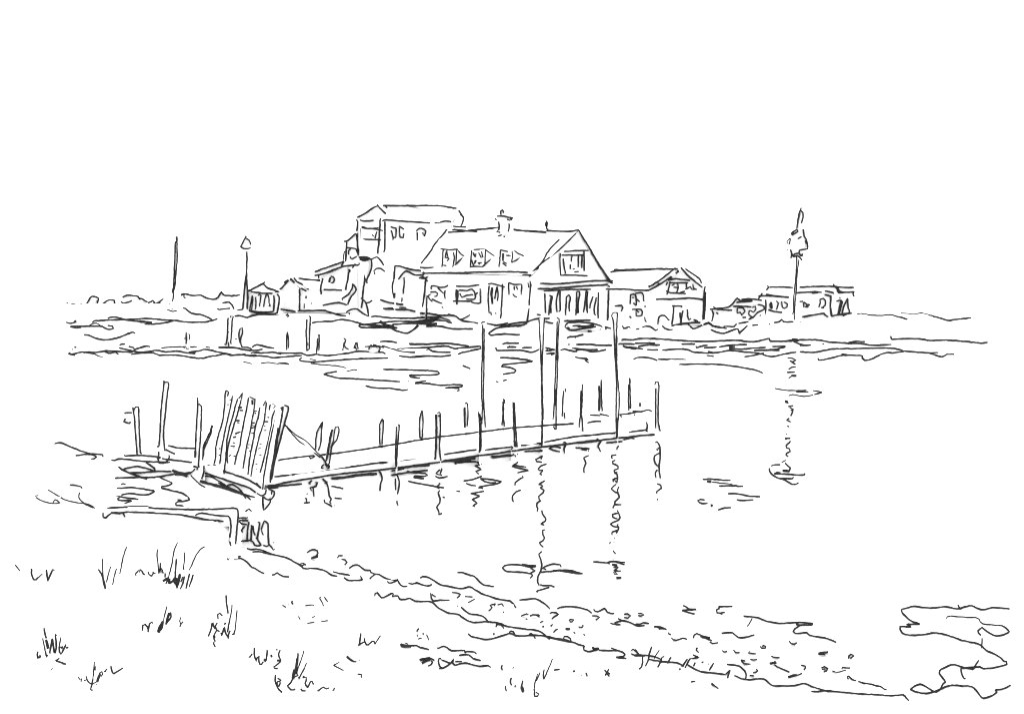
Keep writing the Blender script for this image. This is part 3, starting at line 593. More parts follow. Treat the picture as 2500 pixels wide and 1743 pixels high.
# striped hut
t = thing("hut", W(640, 764, 91), "small square hut with peaked roof and vertical slats, beside the lantern pole", "hut")
wall = Part("wall"); wall.prism(L3((602, 766, 90.5), (680, 768, 90.5), (681, 713, 90.5), (602, 713, 90.5)), (0, 2.6, 0))
wall.ink('B', "505,1070 525,1100 520,1180 505,1260; 470,1085 478,1130 470,1240; 235,1240 340,1265 480,1268 505,1258; 270,1240 370,1250 470,1245; !212,1065 215,1130 208,1160; 208,1150 212,1220")
wall.build(t)
panel("slatted_screen", t, 'B', "262,1085 245,1180 235,1240; 265,1095 268,1140 255,1230; 295,1100 298,1180 290,1225; 320,1090 335,1072 345,1090 340,1150 333,1195; 375,1200 385,1140 400,1080 410,1070 425,1110 428,1160 440,1185; !425,1182 440,1190", wall, pad=0, w=3.8)
roof = Part("roof")
q = L3((598, 714, 90.2), (683, 714, 90.2)) + [W(683, 714, 90.2) + Vector((0, 3.2, 0)), W(598, 714, 90.2) + Vector((0, 3.2, 0))]
apx = W(646, 689, 91.8)
for k in range(4): roof.poly([q[k], q[(k + 1) % 4], apx])
roof.poly(q)
roof.ink('B', "200,1055 290,1010 370,968 390,952; 370,968 400,1005 450,1025 520,1048; 245,1050 350,1062 460,1068; 485,1052 530,1048"); roof.build(t)

# low entrance wing at the left end of the big house
t = thing("porch", W(1000, 775, 88), "low flat-roofed porch at the left end of the big house", "porch")
wall = Part("wall"); wall.prism(L3((963, 775, 87.5), (1040, 775, 87.5), (1040, 664, 87.5), (963, 652, 87.5)), (0, 3.5, 0))
wall.ink('B', "1655,795 1645,920 1630,1010 1648,1115; 1648,1115 1655,1060; 1662,800 1665,845"); 
panel("doorway", t, 'B', "1745,910 1745,980 1735,1070; 1725,1105 1720,1150", wall, pad=3)
wall.build(t)
roof = Part("roof"); roof.prism(L3((961, 648, 87.2), (1000, 653, 87.2), (1040, 661, 87.2), (1040, 674, 87.2), (1000, 668, 87.2), (972, 684, 87.2), (961, 684, 87.2)), (0, 4, 0))
roof.ink('B', "1655,795 1650,860 1645,930; 1655,795 1700,800 1800,830 1920,845; 1690,930 1750,855 1790,858 1850,885 1940,890; !1920,845 1945,885; 1900,815 2000,815"); roof.build(t)

# ------------------------------------------------------------------ houses on the right
t = thing("house", W(1650, 797, 88), "gabled house with an upstairs window and front doors, right of the big house", "house")
wall = Part("wall")
wall.prism(L3((1590, 800, 86.5), (1717, 794, 86.5), (1718, 700, 86.5), (1661, 660, 86.5), (1590, 706, 86.5)), (0, 7, 0))
wall.prism(L3((1489, 790, 86.8), (1590, 796, 86.6), (1590, 708, 86.6), (1489, 706, 86.8)), (0, 6, 0))
wall.ink('D', "1085,875 1075,960 1070,1060 1065,1205; 1090,930 1085,1060 1075,1200; 605,1003 800,1000 950,993 1095,1010; 205,1070 270,1065 280,1085 265,1120; 345,1165 365,1190; 500,1065 500,1080; ~495,1175 500,1210 520,1238")
for nm, s in (("window", "~735,798 940,822; 725,820 800,805 940,820; 745,830 730,900 712,960; 735,842 920,845; 705,920 740,940 900,948; 760,870 790,855; 775,885 830,890; 815,850 825,890 805,940; 840,940 890,925; 900,840 905,900 890,905; 905,905 940,880 960,910; 965,855 970,890 1005,910; 960,910 1000,905; 720,835 705,865"),
              ("window", "355,1050 358,960 405,960 415,1065; 385,1040 410,1065; 405,945 470,940 482,965 487,1025; 405,990 450,1030; 405,960 415,1010; 375,985 390,990"),
              ("window", "370,1102 460,1102 475,1125 465,1160 415,1165 410,1110 440,1130"),
              ("door", "760,1065 860,1070 855,1085; 780,1075 770,1180 757,1270; 840,1130 845,1200 850,1265; 870,1110 855,1190 850,1265"),
              ("door", "910,1100 915,1160 925,1205 950,1190; 970,1200 1000,1220; 985,1200 1015,1215")):
    panel(nm, t, 'D', s, wall)
wall.build(t)
roof = Part("roof")
roof.prism(L3((1581, 701, 86.2), (1655, 652, 86.2), (1664, 652, 86.2), (1718, 702, 86.2), (1712, 702, 86.2), (1661, 662, 86.2), (1585, 710, 86.2)), (0, 7.4, 0))
roof.prism(L3((1480, 708, 86.4), (1585, 711, 86.1), (1654, 657, 89), (1490, 663, 89)), (0, 0, .15))
roof.ink('D', "160,738 250,722 450,715 600,706 820,708; 195,716 450,712 600,708; 540,880 600,845 700,775 800,695; 500,915 545,912 640,860 740,795 830,730; !815,735 830,728; !530,880 550,876; 850,690 890,745 960,810 1060,888; 892,706 960,755 1030,805 1048,850; 120,905 300,905 420,915 540,918; 625,845 655,860")
roof.build(t)

t = thing("shed", W(1800, 785, 95), "low shed with a stepped roof, left of the long pavilion", "shed")
wall = Part("wall"); wall.prism(L3((1740, 790, 94), (1866, 788, 94), (1866, 736, 94), (1790, 750, 94), (1738, 757, 94)), (0, 4, 0))
wall.ink('D', "1150,1110 1165,1150 1150,1220; 1195,1130 1215,1150; 1450,1180 1485,1180; 1620,1160 1630,1165")
for s in ("1400,1085 1398,1140 1430,1130 1445,1160 1475,1120 1460,1090 1410,1085", "1545,1085 1580,1070 1582,1100 1560,1130 1530,1110; 1600,1055 1660,1070 1660,1100 1600,1130 1560,1175 1510,1200; 1520,1110 1510,1150 1545,1180; !1525,1195 1560,1175"):
    panel("window", t, 'D', s, wall)
wall.build(t)
roof = Part("roof"); roof.prism(L3((1732, 754, 93.7), (1780, 750, 93.7), (1799, 728, 93.7), (1862, 732, 93.7), (1862, 740, 93.7), (1794, 750, 93.7), (1732, 759, 93.7)), (0, 4.6, 0))
roof.ink('D', "1130,1100 1200,1095 1280,1085 1330,1070 1400,990 1430,1020 1550,1020; 1160,1075 1190,1090; 1180,1100 1350,1112; 1390,1035 1550,1022; 1440,1005 1540,1000 1640,1015; !1490,1002 1540,1002; 1360,1075 1440,1072 1540,1080"); roof.build(t)

t = thing("pavilion", W(1980, 775, 106), "long low pavilion with a flat double roof, behind the tall topped pole", "pavilion")
wall = Part("wall"); wall.prism(L3((1869, 780, 105), (2080, 778, 105), (2080, 712, 105), (1869, 722, 105)), (0, 5, 0))
wall.ink('D', "1675,1005 1678,1080 1665,1150 1645,1185; 1700,1105 1760,1122 1840,1132")
wall.ink('E', "595,815 592,900 600,975; 545,803 600,812; 600,975 640,965 770,950; 665,826 675,826; !598,945 602,972")
for r, nm, s in (('D', "window", "1725,1090 1720,1050 1735,1030 1740,1090 1725,1095; !1722,1050 1724,1085"), ('D', "window", "1780,1020 1800,1040 1780,1105"), ('D', "window", "1830,1025 1840,1080 1860,1095 1885,1080 1890,1050 1860,1028"),
                 ('E', "window", "340,855 370,855; 375,860 375,905; 375,860 410,880 385,900; 395,880 425,885; 395,905 420,875; 410,905 405,880"), ('E', "window", "505,840 535,830 550,850 548,885 520,905; 505,840 510,860 495,900; 515,905 540,905"),
                 ('E', "door", "640,855 665,845 685,845 670,890 650,970; !680,850 655,960; 690,850 660,965; 685,970 700,900 732,830 735,900 750,940 690,972")):
    panel(nm, t, r, s, wall, pad=.5)
wall.build(t)
roof = Part("roof"); roof.prism(L3((1851, 722, 104.6), (1872, 700, 104.6), (2086, 702, 104.6), (2086, 716, 104.6), (2000, 716, 104.6), (1930, 727, 104.6), (1851, 728, 104.6)), (0, 6, 0))
roof.ink('D', "1690,865 1710,885 1685,915; 1715,885 1830,882 1945,890; 1605,972 1700,970 1905,985; 1680,955 1760,970 1905,988; 1645,940 1605,1000")
roof.ink('E', "340,738 450,733 600,732 700,740 785,742; 310,785 440,778 520,780; !440,782 490,785; 545,770 600,780 650,800; 610,710 655,760 690,780 785,778; 655,740 648,770 660,785 700,785; 785,770 775,795 785,815"); roof.build(t)

# ------------------------------------------------------------------ tree, bushes
t = thing("tree", W(885, 765, 90), "thin bent tree standing in front of the tall house", "tree")
tr = Part("trunk")
tr.slab([(880, 770), (886, 770), (893, 690), (892, 640), (888, 640), (888, 690)], 90, .25)
tr.ink('B', "1360,765 1365,880 1345,1040 1335,1160 1328,1210; 1320,1110 1360,1140 1385,1200 1400,1290; 1380,1160 1410,1155 1435,1135; 1180,1250 1240,1220 1290,1222 1340,1260 1400,1290; 1205,1250 1215,1275"); tr.build(t)
for s in ("1300,715 1370,712 1420,735 1430,800 1410,870 1380,930 1385,970; !1310,728 1370,722 1415,735; 1310,735 1340,748 1400,738", "1420,735 1480,712 1510,740 1548,795", "1460,880 1452,845 1475,825 1520,825 1560,855"):
    cr = Part("crown"); cr.lump(hull(allpts('B', s)), 90.2, 1.2); cr.ink('B', s); cr.build(t)
t = thing("shrub", W(850, 755, 92), "forked leafy shrub in front of the long roof slope house", "shrub")
s = "1240,970 1240,1010 1200,1075 1140,1115 1145,1135; 1240,970 1272,1010 1270,1050 1220,1110 1195,1180"
cr = Part("foliage"); cr.lump(hull(allpts('B', s)), 92, .8); cr.ink('B', s); cr.build(t)
s = "625,1250 630,1200 650,1165 690,1165 735,1210"
cr = Part("shrub"); cr.lump(hull(allpts('D', s)), 84.5, .8); cr.ink('D', s)
tag(cr.build(), "small rounded shrub at the foot of the gabled house's doors", "shrub")
for s, lb in (("250,958 270,972 350,975 430,978 450,960 480,910 500,898 540,902 562,915 550,960 548,985 590,980 640,940 670,928 715,935 718,965 725,980", "scrubby bush with two square humps at the far left of the dunes"),
              ("795,905 840,885 900,888 950,898 960,915 990,920 1050,958 1080,945 1092,935 1115,972 1150,955 1195,918; 1150,945 1165,968; 780,945 800,962 840,955 890,935", "low trailing bush between the humped bush and the bare pole"),
              ("1365,885 1400,870 1480,888 1560,885 1610,908 1680,925 1730,905 1760,850 1790,885 1860,888 1945,882; !1365,885 1400,872; 1400,875 1395,900 1410,912", "long low bush with one peak right of the bare pole")):
    p = allpts('A', s); base = 752
    top = [p[0]] + [q for q in parse('A', s)[0][1]]
    cr = Part("bush"); cr.lump([(top[0][0], base)] + top[1:] + [(top[-1][0], base)], 126, 3.0, base); cr.ink('A', s)
    tag(cr.build(), lb, "bush", "bushes along the dunes")

# pen lines of the far bank, passing in front of the walls that stand on it
for r, s in FAR_INK.items():
    far.ink(r, s, bvhs=[far_bvh, water_bvh], Y=115, extra=WALLB)
tag(far.build(), "pale far bank of dunes and mud lines across the water", None, None, "structure")

# ------------------------------------------------------------------ poles of the far shore
s = "1310,360 1308,480 1300,620 1295,780 1282,860; 1322,310 1326,360 1330,430 1328,560 1318,650 1312,760 1295,850; 1295,850 1290,910 1283,945; !1322,312 1326,365; !1290,820 1283,862"
p = Part("mast"); p.slab(hull(allpts('A', s)) , 122, .3); p.ink('A', s, 4.2)
tag(p.build(), "tall bare leaning mast standing on the dunes at far left", "mast")
t = thing("lantern_post", W(598, 757, 91), "thin pole with a pointed kite-shaped head beside the striped hut", "lamp post")
s = "210,655 208,860 205,920; 207,860 190,980 178,1100 170,1225; 207,880 215,1030 215,1080 212,1220"
p = Part("pole"); p.slab([(592.5, 758), (603, 758), (603, 700), (603.5, 614), (601.5, 614), (598, 690)], 89.5, .15); p.ink('B', s); p.build(t)
s = "205,505 150,608 185,632 205,634 250,622; 205,530 235,548 248,592"
p = Part("lantern"); p.lump(hull(allpts('B', s)), 89.5, .6); p.ink('B', s); p.build(t)

t = thing("marker_pole", W(1939, 781, 100), "tall slim pole topped by a ragged pointed bundle, in front of the pavilion", "pole")
s = "315,480 312,600 302,720 292,830 290,930 283,955; 335,515 322,620 315,740 303,880 298,1005; 285,940 300,940"
p = Part("pole"); p.slab([(1936, 782), (1939.5, 782), (1950, 634), (1944.5, 624), (1938, 730)], 99.5, .25); p.ink('E', s, 3.3); p.build(t)
s = "318,265 328,190 345,115 356,90; 350,115 365,130 368,170 355,220; 318,268 325,285 280,315 275,300 318,268; !280,315 290,295; 370,265 378,320 400,365 405,425 375,432 340,437 335,465 360,490 368,465; 390,355 395,390; ~262,340 235,370 248,388; ~265,340 255,390; 325,345 360,328; 265,432 275,460 268,505; 275,460 290,495; 290,490 300,470 335,462; 290,495 320,485 340,495 360,522; 235,435 240,440"
p = Part("topmark"); p.lump([(1956.5, 508), (1961, 545), (1970, 590), (1971, 606), (1958, 627), (1933, 627), (1922, 610), (1930, 585), (1933, 572), (1945, 560), (1949, 532)], 99.5, 1.0); p.ink('E', s); p.build(t)

POSTB = []
def stake(name, reg, s, lb, cat, grp=None, base=None, thick=.12, w=4.3, Y=None, drop=0):
    ps = allpts(reg, s)
    bx, by = base if base else max(ps, key=lambda p: p[1])
    if Y is None:
        Y = ground_at(bx, by).y
    hp = hull(ps)
    p = Part(name)
    if drop:
        lo = max(q[1] for q in hp)
        xs_ = [q[0] for q in hp if q[1] > lo - 12]
        hp = hull(hp + [(min(xs_), lo + drop), (max(xs_), lo + drop)])
    p.slab(hp, Y, thick)
    p.ink(reg, s, w)
    if name == 'dock_post': POSTB.append(p.bvh)
    o = p.build()
    return tag(o, lb, cat, grp)
G1 = "weathered piles along the far shore"
stake("pile", 'A', "1825,1100 1820,1230 1815,1320 1800,1370 1788,1360; 1880,1085 1865,1130 1862,1250 1852,1345 1860,1360; ~1850,1105 1855,1080 1875,1085; 1828,1240 1830,1250; ~1830,1340 1835,1390", "thick pale pile at the far waterline below the lantern pole", "pile", G1, thick=.3)
stake("pile", 'U', "912,135 905,300 912,490; 935,95 955,112 945,250 943,470; 940,470 910,490; 950,180 962,202; !912,390 913,425", "thick pale pile at the far waterline below the gabled cottage", "pile", G1, thick=.3)
G2 = "short stakes along the far shore"
stake("stake", 'A', "1415,1240 1418,1310 1415,1360; 1450,1262 1452,1320; 1440,1260 1450,1262; 1400,1300 1405,1310; ~1385,1395 1410,1380 1425,1410 1450,1400; 1390,1380 1400,1400", "short split stake at the far waterline, leftmost of the stakes", "stake", G2)
stake("stake", 'U', "165,240 150,300 155,360 175,410; 165,240 195,235 190,300 175,340 165,390; !158,345 168,400; 170,410 185,450 250,450 300,470; 115,350 125,365", "short curved stake just right of the left thick pile", "stake", G2, thick=.1)
stake("stake", 'U', "690,285 685,380 687,480; 697,285 712,380 710,460; !690,280 700,290", "slim pointed stake halfway between the two thick piles", "stake", G2)
stake("stake", 'U', "1030,345 1030,420 1018,520; 1050,300 1052,380 1052,490; !1046,305 1052,330", "two-pronged stake just right of the right thick pile", "stake", G2)
stake("stump", 'U', "1325,345 1355,365 1330,420 1350,455 1385,475; 1330,400 1315,485", "broken crooked stump at the far waterline", "stump", None)
stake("stump", 'U', "1440,460 1465,400 1475,395 1490,470; 1455,440 1470,480; !1445,455 1450,462", "tiny pointed stump left of the round boulder", "stump", None)
s = "1560,445 1640,440 1720,440 1780,455; 1610,480 1615,450 1640,415; 1650,430 1720,440 1735,470 1720,500; !1655,425 1690,430"
p = Part("boulder"); p.lump(hull(allpts('U', "1610,500 1612,455 1640,420 1700,430 1730,455 1735,480 1725,505 1660,510")), ground_at(914, 858).y - .6, .7); p.ink('U', s)
tag(p.build(), "round boulder with a flat top line at the far waterline", "boulder")

# boat drawn up on the far bank
def boat():
    Yb = ground_at(1425, 806).y
    c = W(1425, 800, Yb)
    L = 92 * Yb / F / 2
    rim, keel = [], []
    for k in range(24):
        a = 2 * math.pi * k / 24
        ca, sa = math.cos(a), math.sin(a)
        rim.append(c + Vector((L * ca, .55 * sa * (1 - .35 * ca * ca), .18 + .12 * ca * ca)))
        keel.append(c + Vector((L * .82 * ca, .25 * sa, -.22)))
    h = Part("hull"); h.rings([keel, rim], True)
    h.ink('C', "1515,1270 1545,1235 1640,1228 1750,1235 1830,1250 1885,1272; 1515,1270 1545,1295 1590,1305 1700,1290 1820,1270; 1590,1265 1640,1260 1700,1270; !1640,1265 1720,1270 1800,1258; 1540,1275 1560,1290")
    t = thing("rowing_boat", c, "small dark-shaded rowing boat drawn up on the bank below the big house's glazed front", "boat")
    h.build(t)
boat()

# ------------------------------------------------------------------ the dock
ZD = .24
def front_y(px): return 1166 - (px - 655) * .1259
def back_y(px): return 1127 - (px - 660) * .1275
def front_Y(px): return (H - ZD) * F / (front_y(px) - HY)
def back_Y(px): return (H - ZD) * F / (back_y(px) - HY)
t = thing("dock", at_z(900, 1120, 0), "long low timber dock running out over the water to the right", "dock")
dk = Part("deck")
top = [at_z(x, y, ZD) for x, y in ((498, 1137), (655, front_y(655)), (1600, front_y(1600)), (1592, back_y(1592)), (660, back_y(660)))]
dk.prism(top, (0, 0, -.12))
dock = t
fb = Part("fascia")
f0, f1 = at_z(650, front_y(650), ZD), at_z(1602, front_y(1602), ZD)
off = Vector((.02, -.06, 0))
fb.prism([f0 + off, f1 + off, f1 + off + Vector((0, 0, -.3)), f0 + off + Vector((0, 0, -.3))], (0, .05, 0))
g0, g1 = at_z(496, 1139, ZD), at_z(648, 1170, ZD)
fb.prism([g0 + Vector((0, -.06, 0)), g1 + Vector((-.02, -.06, 0)), g1 + Vector((-.02, -.06, -.3)), g0 + Vector((0, -.06, -.3))], (0, .05, 0))
SKIRT = [BVHTree.FromPolygons([tuple(p) for p in fb.v], list(fb.f))]
t = thing("walkway", at_z(380, 1130, 0), "short timber walkway joining the dock's gate to the left bank", "walkway")
wk = Part("deck")
wk.prism([at_z(x, y, ZD - .01) for x, y in ((240, 1126), (275, 1110), (405, 1088), (482, 1094), (500, 1139), (500, 1146), (415, 1133))], (0, 0, -.3))
SKIRT.append(BVHTree.FromPolygons([tuple(p) for p in wk.v], list(wk.f)))
wk.ink('F', "890,920 905,932 1020,925 1200,938 1250,945; 765,972 800,975 860,960 1000,975 1140,988 1340,993; 1260,958 1400,975 1555,993; 1320,830 1400,850 1480,855 1600,858; 1210,838 1280,860 1330,885 1388,912; 1230,885 1225,960 1235,1000 1270,1000 1310,985 1335,945 1330,920; 1210,960 1250,945; 1215,955 1230,960; 1545,1095 1580,1060 1575,1025 1610,1050 1598,1070", extra=SKIRT)
wk.build(t)

# ------------------------------------------------------------------ the gate of leaning boards
a, b = at_z(506, 1137, ZD), at_z(648, 1190, ZD)
t = thing("gate", (a + b) / 2, "gate of tall leaning boards standing across the near end of the dock", "gate")
gn = Vector((b.y - a.y, -(b.x - a.x), 0)).normalized()
if gn.y > 0: gn = -gn
def gate_pt(px, py, lift=0):
    dv = Vector(((px - CX) / F, 1, -(py - HY) / F))
    k = (a - CAM).dot(gn) / dv.dot(gn)
    return CAM + dv * k + gn * lift
boards = ["405,210 395,270 390,380 370,520 330,650 305,770 305,850 290,920 285,940 305,945; 405,210 430,225 420,270; 470,265 450,370 420,500 390,640 365,770 345,930; 450,295 445,310; ~415,350 435,352; 335,782 350,778; 335,842 350,845",
 "520,290 495,370 470,470 440,570 415,700 405,850 385,1030; 565,235 560,300; 530,295 565,240; 555,300 520,430 480,560 430,740 415,850 422,925; 435,855 455,840",
 "625,280 610,380 580,520 555,650 540,750 505,860 490,940; 635,275 690,300; 690,290 680,400 660,500 640,620 605,770 570,980; !660,305 662,355",
 "735,375 720,470 690,570 675,680 640,850 620,1035; 770,365 790,315 800,335 790,430 775,530 735,650 700,790 665,950 650,1050",
 "885,405 860,460 845,570 820,700 780,860 740,1015; 830,405 835,360 860,345 890,360 870,385",
 "900,425 880,520 850,640 820,790 790,960 775,1060 765,1180; 905,435 950,437"]
BP = []
for i, s in enumerate(boards):
    p = Part("board")
    p.prism([gate_pt(x, y, .004 * i) for x, y in hull(allpts('G', s))], -gn * .035)
    BP.append(p)
BB = [BVHTree.FromPolygons([tuple(q) for q in p.v], list(p.f)) for p in BP]
for p, s in zip(BP, boards):
    p.ink('G', s, 4.2, extra=BB); p.build(t)
s = "975,360 1015,370 1010,420 980,530 940,680 900,830 870,960 855,1070; 960,370 955,440 930,580 900,740 880,870 850,1000 838,1115; !940,388 960,372 955,410; !918,575 900,690 885,800 865,950 850,1070; !870,900 845,1080"
p = Part("end_post"); p.prism([gate_pt(x, y, .06) for x, y in hull(allpts('G', s))], -gn * .09); p.ink('G', s); p.build(t)
p = Part("rail")
p.prism([gate_pt(x, y, -.045) for x, y in ((540, 1010), (680, 1040), (680, 1046), (540, 1016))], -gn * .04)
p.prism([gate_pt(x, y, -.045) for x, y in ((530, 1100), (668, 1140), (668, 1146), (530, 1106))], -gn * .04)
GATE = BVHTree.FromPolygons([tuple(gate_pt(x, y, .02)) for x, y in ((480, 880), (760, 880), (760, 1250), (480, 1250))], [(0, 1, 2, 3)])
p.ink('G', "!525,378 565,380; !540,405 575,410; !505,505 540,510; 515,525 540,530; !495,640 550,615; !475,672 505,665; 470,722 495,728; 450,755 495,758; 480,768 490,772; 480,858 500,850; 680,412 712,416; !685,435 700,437; !655,530 690,532; 660,555 690,558; !655,580 690,570; 650,635 680,628; 625,740 648,742; 610,770 630,772; 630,805 640,807; 775,445 795,445; !810,475 825,473; !780,515 815,520; 780,560 790,565; 770,605 800,600; 735,733 755,735; 720,783 745,775; 725,848 755,842; 695,933 715,930; !700,980 705,985", 4.0, bvhs=[GATE])
p.build(t)
s = "~975,535 1080,640 1180,700 1270,790 1370,900 1410,965; ~975,540 1030,610 1100,690 1175,748; 1270,820 1330,870; 1340,850 1390,930; !1375,925 1400,960"
p = Part("brace")
e0, e1 = gate_pt(695, 1035, .0), at_z(800, 1140, ZD + .02)
p.prism([e0, e0 + Vector((0, 0, -.03)), e1 + Vector((-.02, 0, 0)), e1 + Vector((.03, 0, .02))], (0, .04, 0)); p.ink('G', s); p.build(t)
s = "1410,935 1390,925 1345,945 1335,965 1365,985 1410,975 1420,950 1405,930"
p = Part("foot_ring"); p.slab(hull(allpts('G', s)), e1.y - .05, .05); p.ink('G', s); p.build(t)

# buoy by the dock's near corner
s = "710,1215 750,1240 790,1220 800,1175; 765,1245 765,1330 775,1380 810,1350 840,1300 845,1265; 770,1250 800,1275 845,1280 875,1240 880,1200 850,1180 820,1175; 855,1190 850,1230"
p = Part("buoy"); p.lump(hull(allpts('G', s)), 15.45, .22); p.ink('G', s)
tag(p.build(), "small pear-shaped buoy floating at the dock's near corner", "buoy")

# ------------------------------------------------------------------ posts of the dock
GP, GT, GL = "short posts along the dock", "tall mooring piles at the dock", "posts beside the walkway"
def post(reg, s, where, lb, grp=GP, cat="post", name="dock_post", thick=.1, dy=0):
    ps = allpts(reg, s)
    bx, by = max(ps, key=lambda p: p[1])
    if where == 'f': Y = front_Y(bx) - .16
    elif where == 'b': Y = back_Y(bx) + .08
    else: Y = (H - where) * F / (by - HY)
    zb = H - (by - HY) * Y / F
    drop = max(0, zb - (-.02 if where == 'f' else -.3)) * F / Y if where in ('f', 'b') else 4
    return stake(name, reg, s, lb, cat, grp, thick=thick, Y=Y, drop=drop + dy)
post('G', "1280,790 1295,620 1350,520 1340,600 1330,740 1305,795; !1350,520 1335,580", 'b', "short pointed back post, first right of the gate")
post('G', "!1445,590 1430,640 1415,720 1385,900; 1385,900 1365,910; 1470,600 1475,570 1500,565 1512,590 1490,690 1440,760 1415,930; ~1465,600 1455,700 1430,770", ZD, "dark leaning post at the foot of the gate's brace")
post('H', "105,750 130,690 145,705 130,935; 105,750 107,945; !125,695 140,710", 'b', "slim pointed back post halfway between brace and double-lined post")
post('H', "270,765 265,900 260,1050 265,1160; 285,745 300,750 290,870 278,1000 272,1155; !262,1090 268,1155", 'f', "thin front post, first past the brace on the water side")
post('H', "500,880 495,740 510,640 523,605 530,700 527,875; !505,870 520,878", 'b', "sharply pointed slim back post, left of the double-lined post")
post('H', "!655,645 660,800 655,950 650,1085; 670,635 690,625 700,640 700,800 690,950 705,1100; 675,660 710,660; 685,650 700,680", 'f', "broad double-lined front post with a star mark near its top")
post('H', "!935,575 937,775; 940,545 955,530 965,550 970,640 962,760", 'b', "round-topped back post just left of the leftmost tall pile")
post('H', "1070,620 1078,700 1085,850 1080,1020; 1085,640 1095,700 1098,850 1095,1000; !1088,850 1085,1010", 'f', "dark front post touching the leftmost tall pile")
post('H', "!1310,500 1322,505 1322,540; 1310,520 1310,640 1300,750; 1318,540 1318,700 1325,765", 'b', "black-capped back post right of the leftmost tall pile")
post('H', "1408,525 1412,650 1420,800 1425,960; 1425,530 1430,700 1440,830 1450,965; !1420,900 1440,965; 1390,990 1410,965", 'f', "tapering front post with a dark foot, left of the front pair of tall piles")
post('I', "300,535 295,650 290,790; 320,510 325,548; 312,750 318,810", 'b', "faint broken-lined back post just right of the middle tall pile")
post('I', "485,470 485,600 480,760; !475,535 472,650 470,780; 468,780 455,850 455,895; 480,770 487,850 492,930 485,955", ZD - .05, "dark forked post between the middle and right tall piles")
post('I', "!650,485 652,600 648,735; 670,425 675,550 680,735", 'b', "double-lined back post just left of the rightmost tall pile")
post('I', "!945,410 952,470; 952,470 955,600 960,710; 940,470 935,620 938,728; !955,690 958,710", 'b', "slim back post right of the rightmost tall pile")
post('I', "1195,480 1205,450 1225,447 1235,480 1228,650 1225,800 1235,880 1250,930; 1203,510 1200,700 1200,915", 0.0, "round-headed post standing at the outer end of the dock", thick=.14)
# tall piles
def pile(parts, where, lb):
    ps = [p for r, s in parts for p in allpts(r, s)]
    bx, by = max(ps, key=lambda p: p[1])
    Y = front_Y(bx) - .2 if where == 'f' else (back_Y(bx) + .12 if where == 'b' else (H - where) * F / (by - HY))
    p = Part("mooring_pile")
    p.slab(hull(ps + [(bx - 2, by + 14), (bx + 2, by + 14)]), Y, .14)
    for r, s in parts: p.ink(r, s, 3.7)
    POSTB.append(p.bvh)
    tag(p.build(), lb, "pile", GT)
pile((('C', "700,1240 710,1225 740,1225; 712,1250 710,1400 712,1600; 727,1285 727,1450 727,1600"), ('H', "1110,0 1105,150 1100,300 1102,480 1108,560 1105,740; 1125,0 1125,200 1120,400 1125,560 1135,700 1138,775; !1110,520 1112,600")), 'b', "tall mooring pile below the big house's corner, leftmost of the four")
pile((('C', "1262,1190 1270,1350 1285,1600; 1315,1180 1308,1350 1295,1600"), ('H', "1675,0 1685,200 1690,500 1695,700 1690,965; 1700,0 1693,250 1700,500 1705,700; !1692,400 1697,700; !1697,700 1690,960")), 'f', "tall mooring pile widening at its top, on the dock's water side before the glazed front")
pile((('C', "1435,1180 1460,1195 1455,1300 1440,1600; 1440,1215 1435,1400 1425,1600"), ('H', "1830,0 1825,200 1815,400 1810,560 1800,700; 1850,0 1845,250 1835,420 1830,600 1832,790; 1800,765 1815,785 1832,795; !1822,400 1815,560")), ZD, "tall mooring pile rising from the deck just right of the widest-topped pile")
pile((('D', "215,1130 185,1135 172,1165 190,1215 195,1320 205,1600; 215,1130 230,1140 222,1300 215,1600"), ('I', "798,0 805,150 815,350 820,500 815,800 820,990; 825,0 822,250 830,400 848,600 840,780 830,900 828,1000; !815,300 822,440; !825,800 822,980")), 'f', "tall round-headed mooring pile, rightmost of the four")
# posts left of the gate
post('F', "975,455 990,560 1000,700 1018,920; 985,495 1005,455 1030,455 1035,500 1040,700 1050,900 1065,912; 895,520 905,510 970,512; 905,565 885,595 920,610 945,615 955,595".split('; 895')[0], ZD, "leaning round-topped post, leftmost beside the walkway", GL, thick=.12)
p = Part("nameplate"); s = "895,520 905,510 970,512; 905,565 885,595 920,610 945,615 955,595"
p.slab([(299, 1005), (323, 1005), (321, 1036), (297, 1036)], 20.0, .04); p.ink('F', s); tag(p.build(), "small crooked board fixed on the leftmost walkway post", "board")
post('F', "1280,195 1270,300 1250,500 1240,700 1230,840; 1280,212 1320,212 1328,235 1310,350 1290,550 1275,700 1280,790 1290,880", ZD, "tallest square-topped post, standing on the walkway", GL, thick=.14)
post('F', "1607,360 1608,450 1598,600 1590,750 1582,950; 1610,430 1625,425 1645,445 1648,480 1640,700 1625,900 1615,1040 1630,1035; !1585,880 1582,950", ZD, "round-shouldered post at the left side of the gate", GL, thick=.12)
post('F', "!1750,630 1735,690; 1735,690 1690,780 1660,860 1640,960; 1750,640 1735,720 1700,800 1665,880 1660,970; !1665,880 1655,965", ZD, "short dark raking strut between the round-shouldered post and the gate", GL, "strut", "raking_strut", .06)

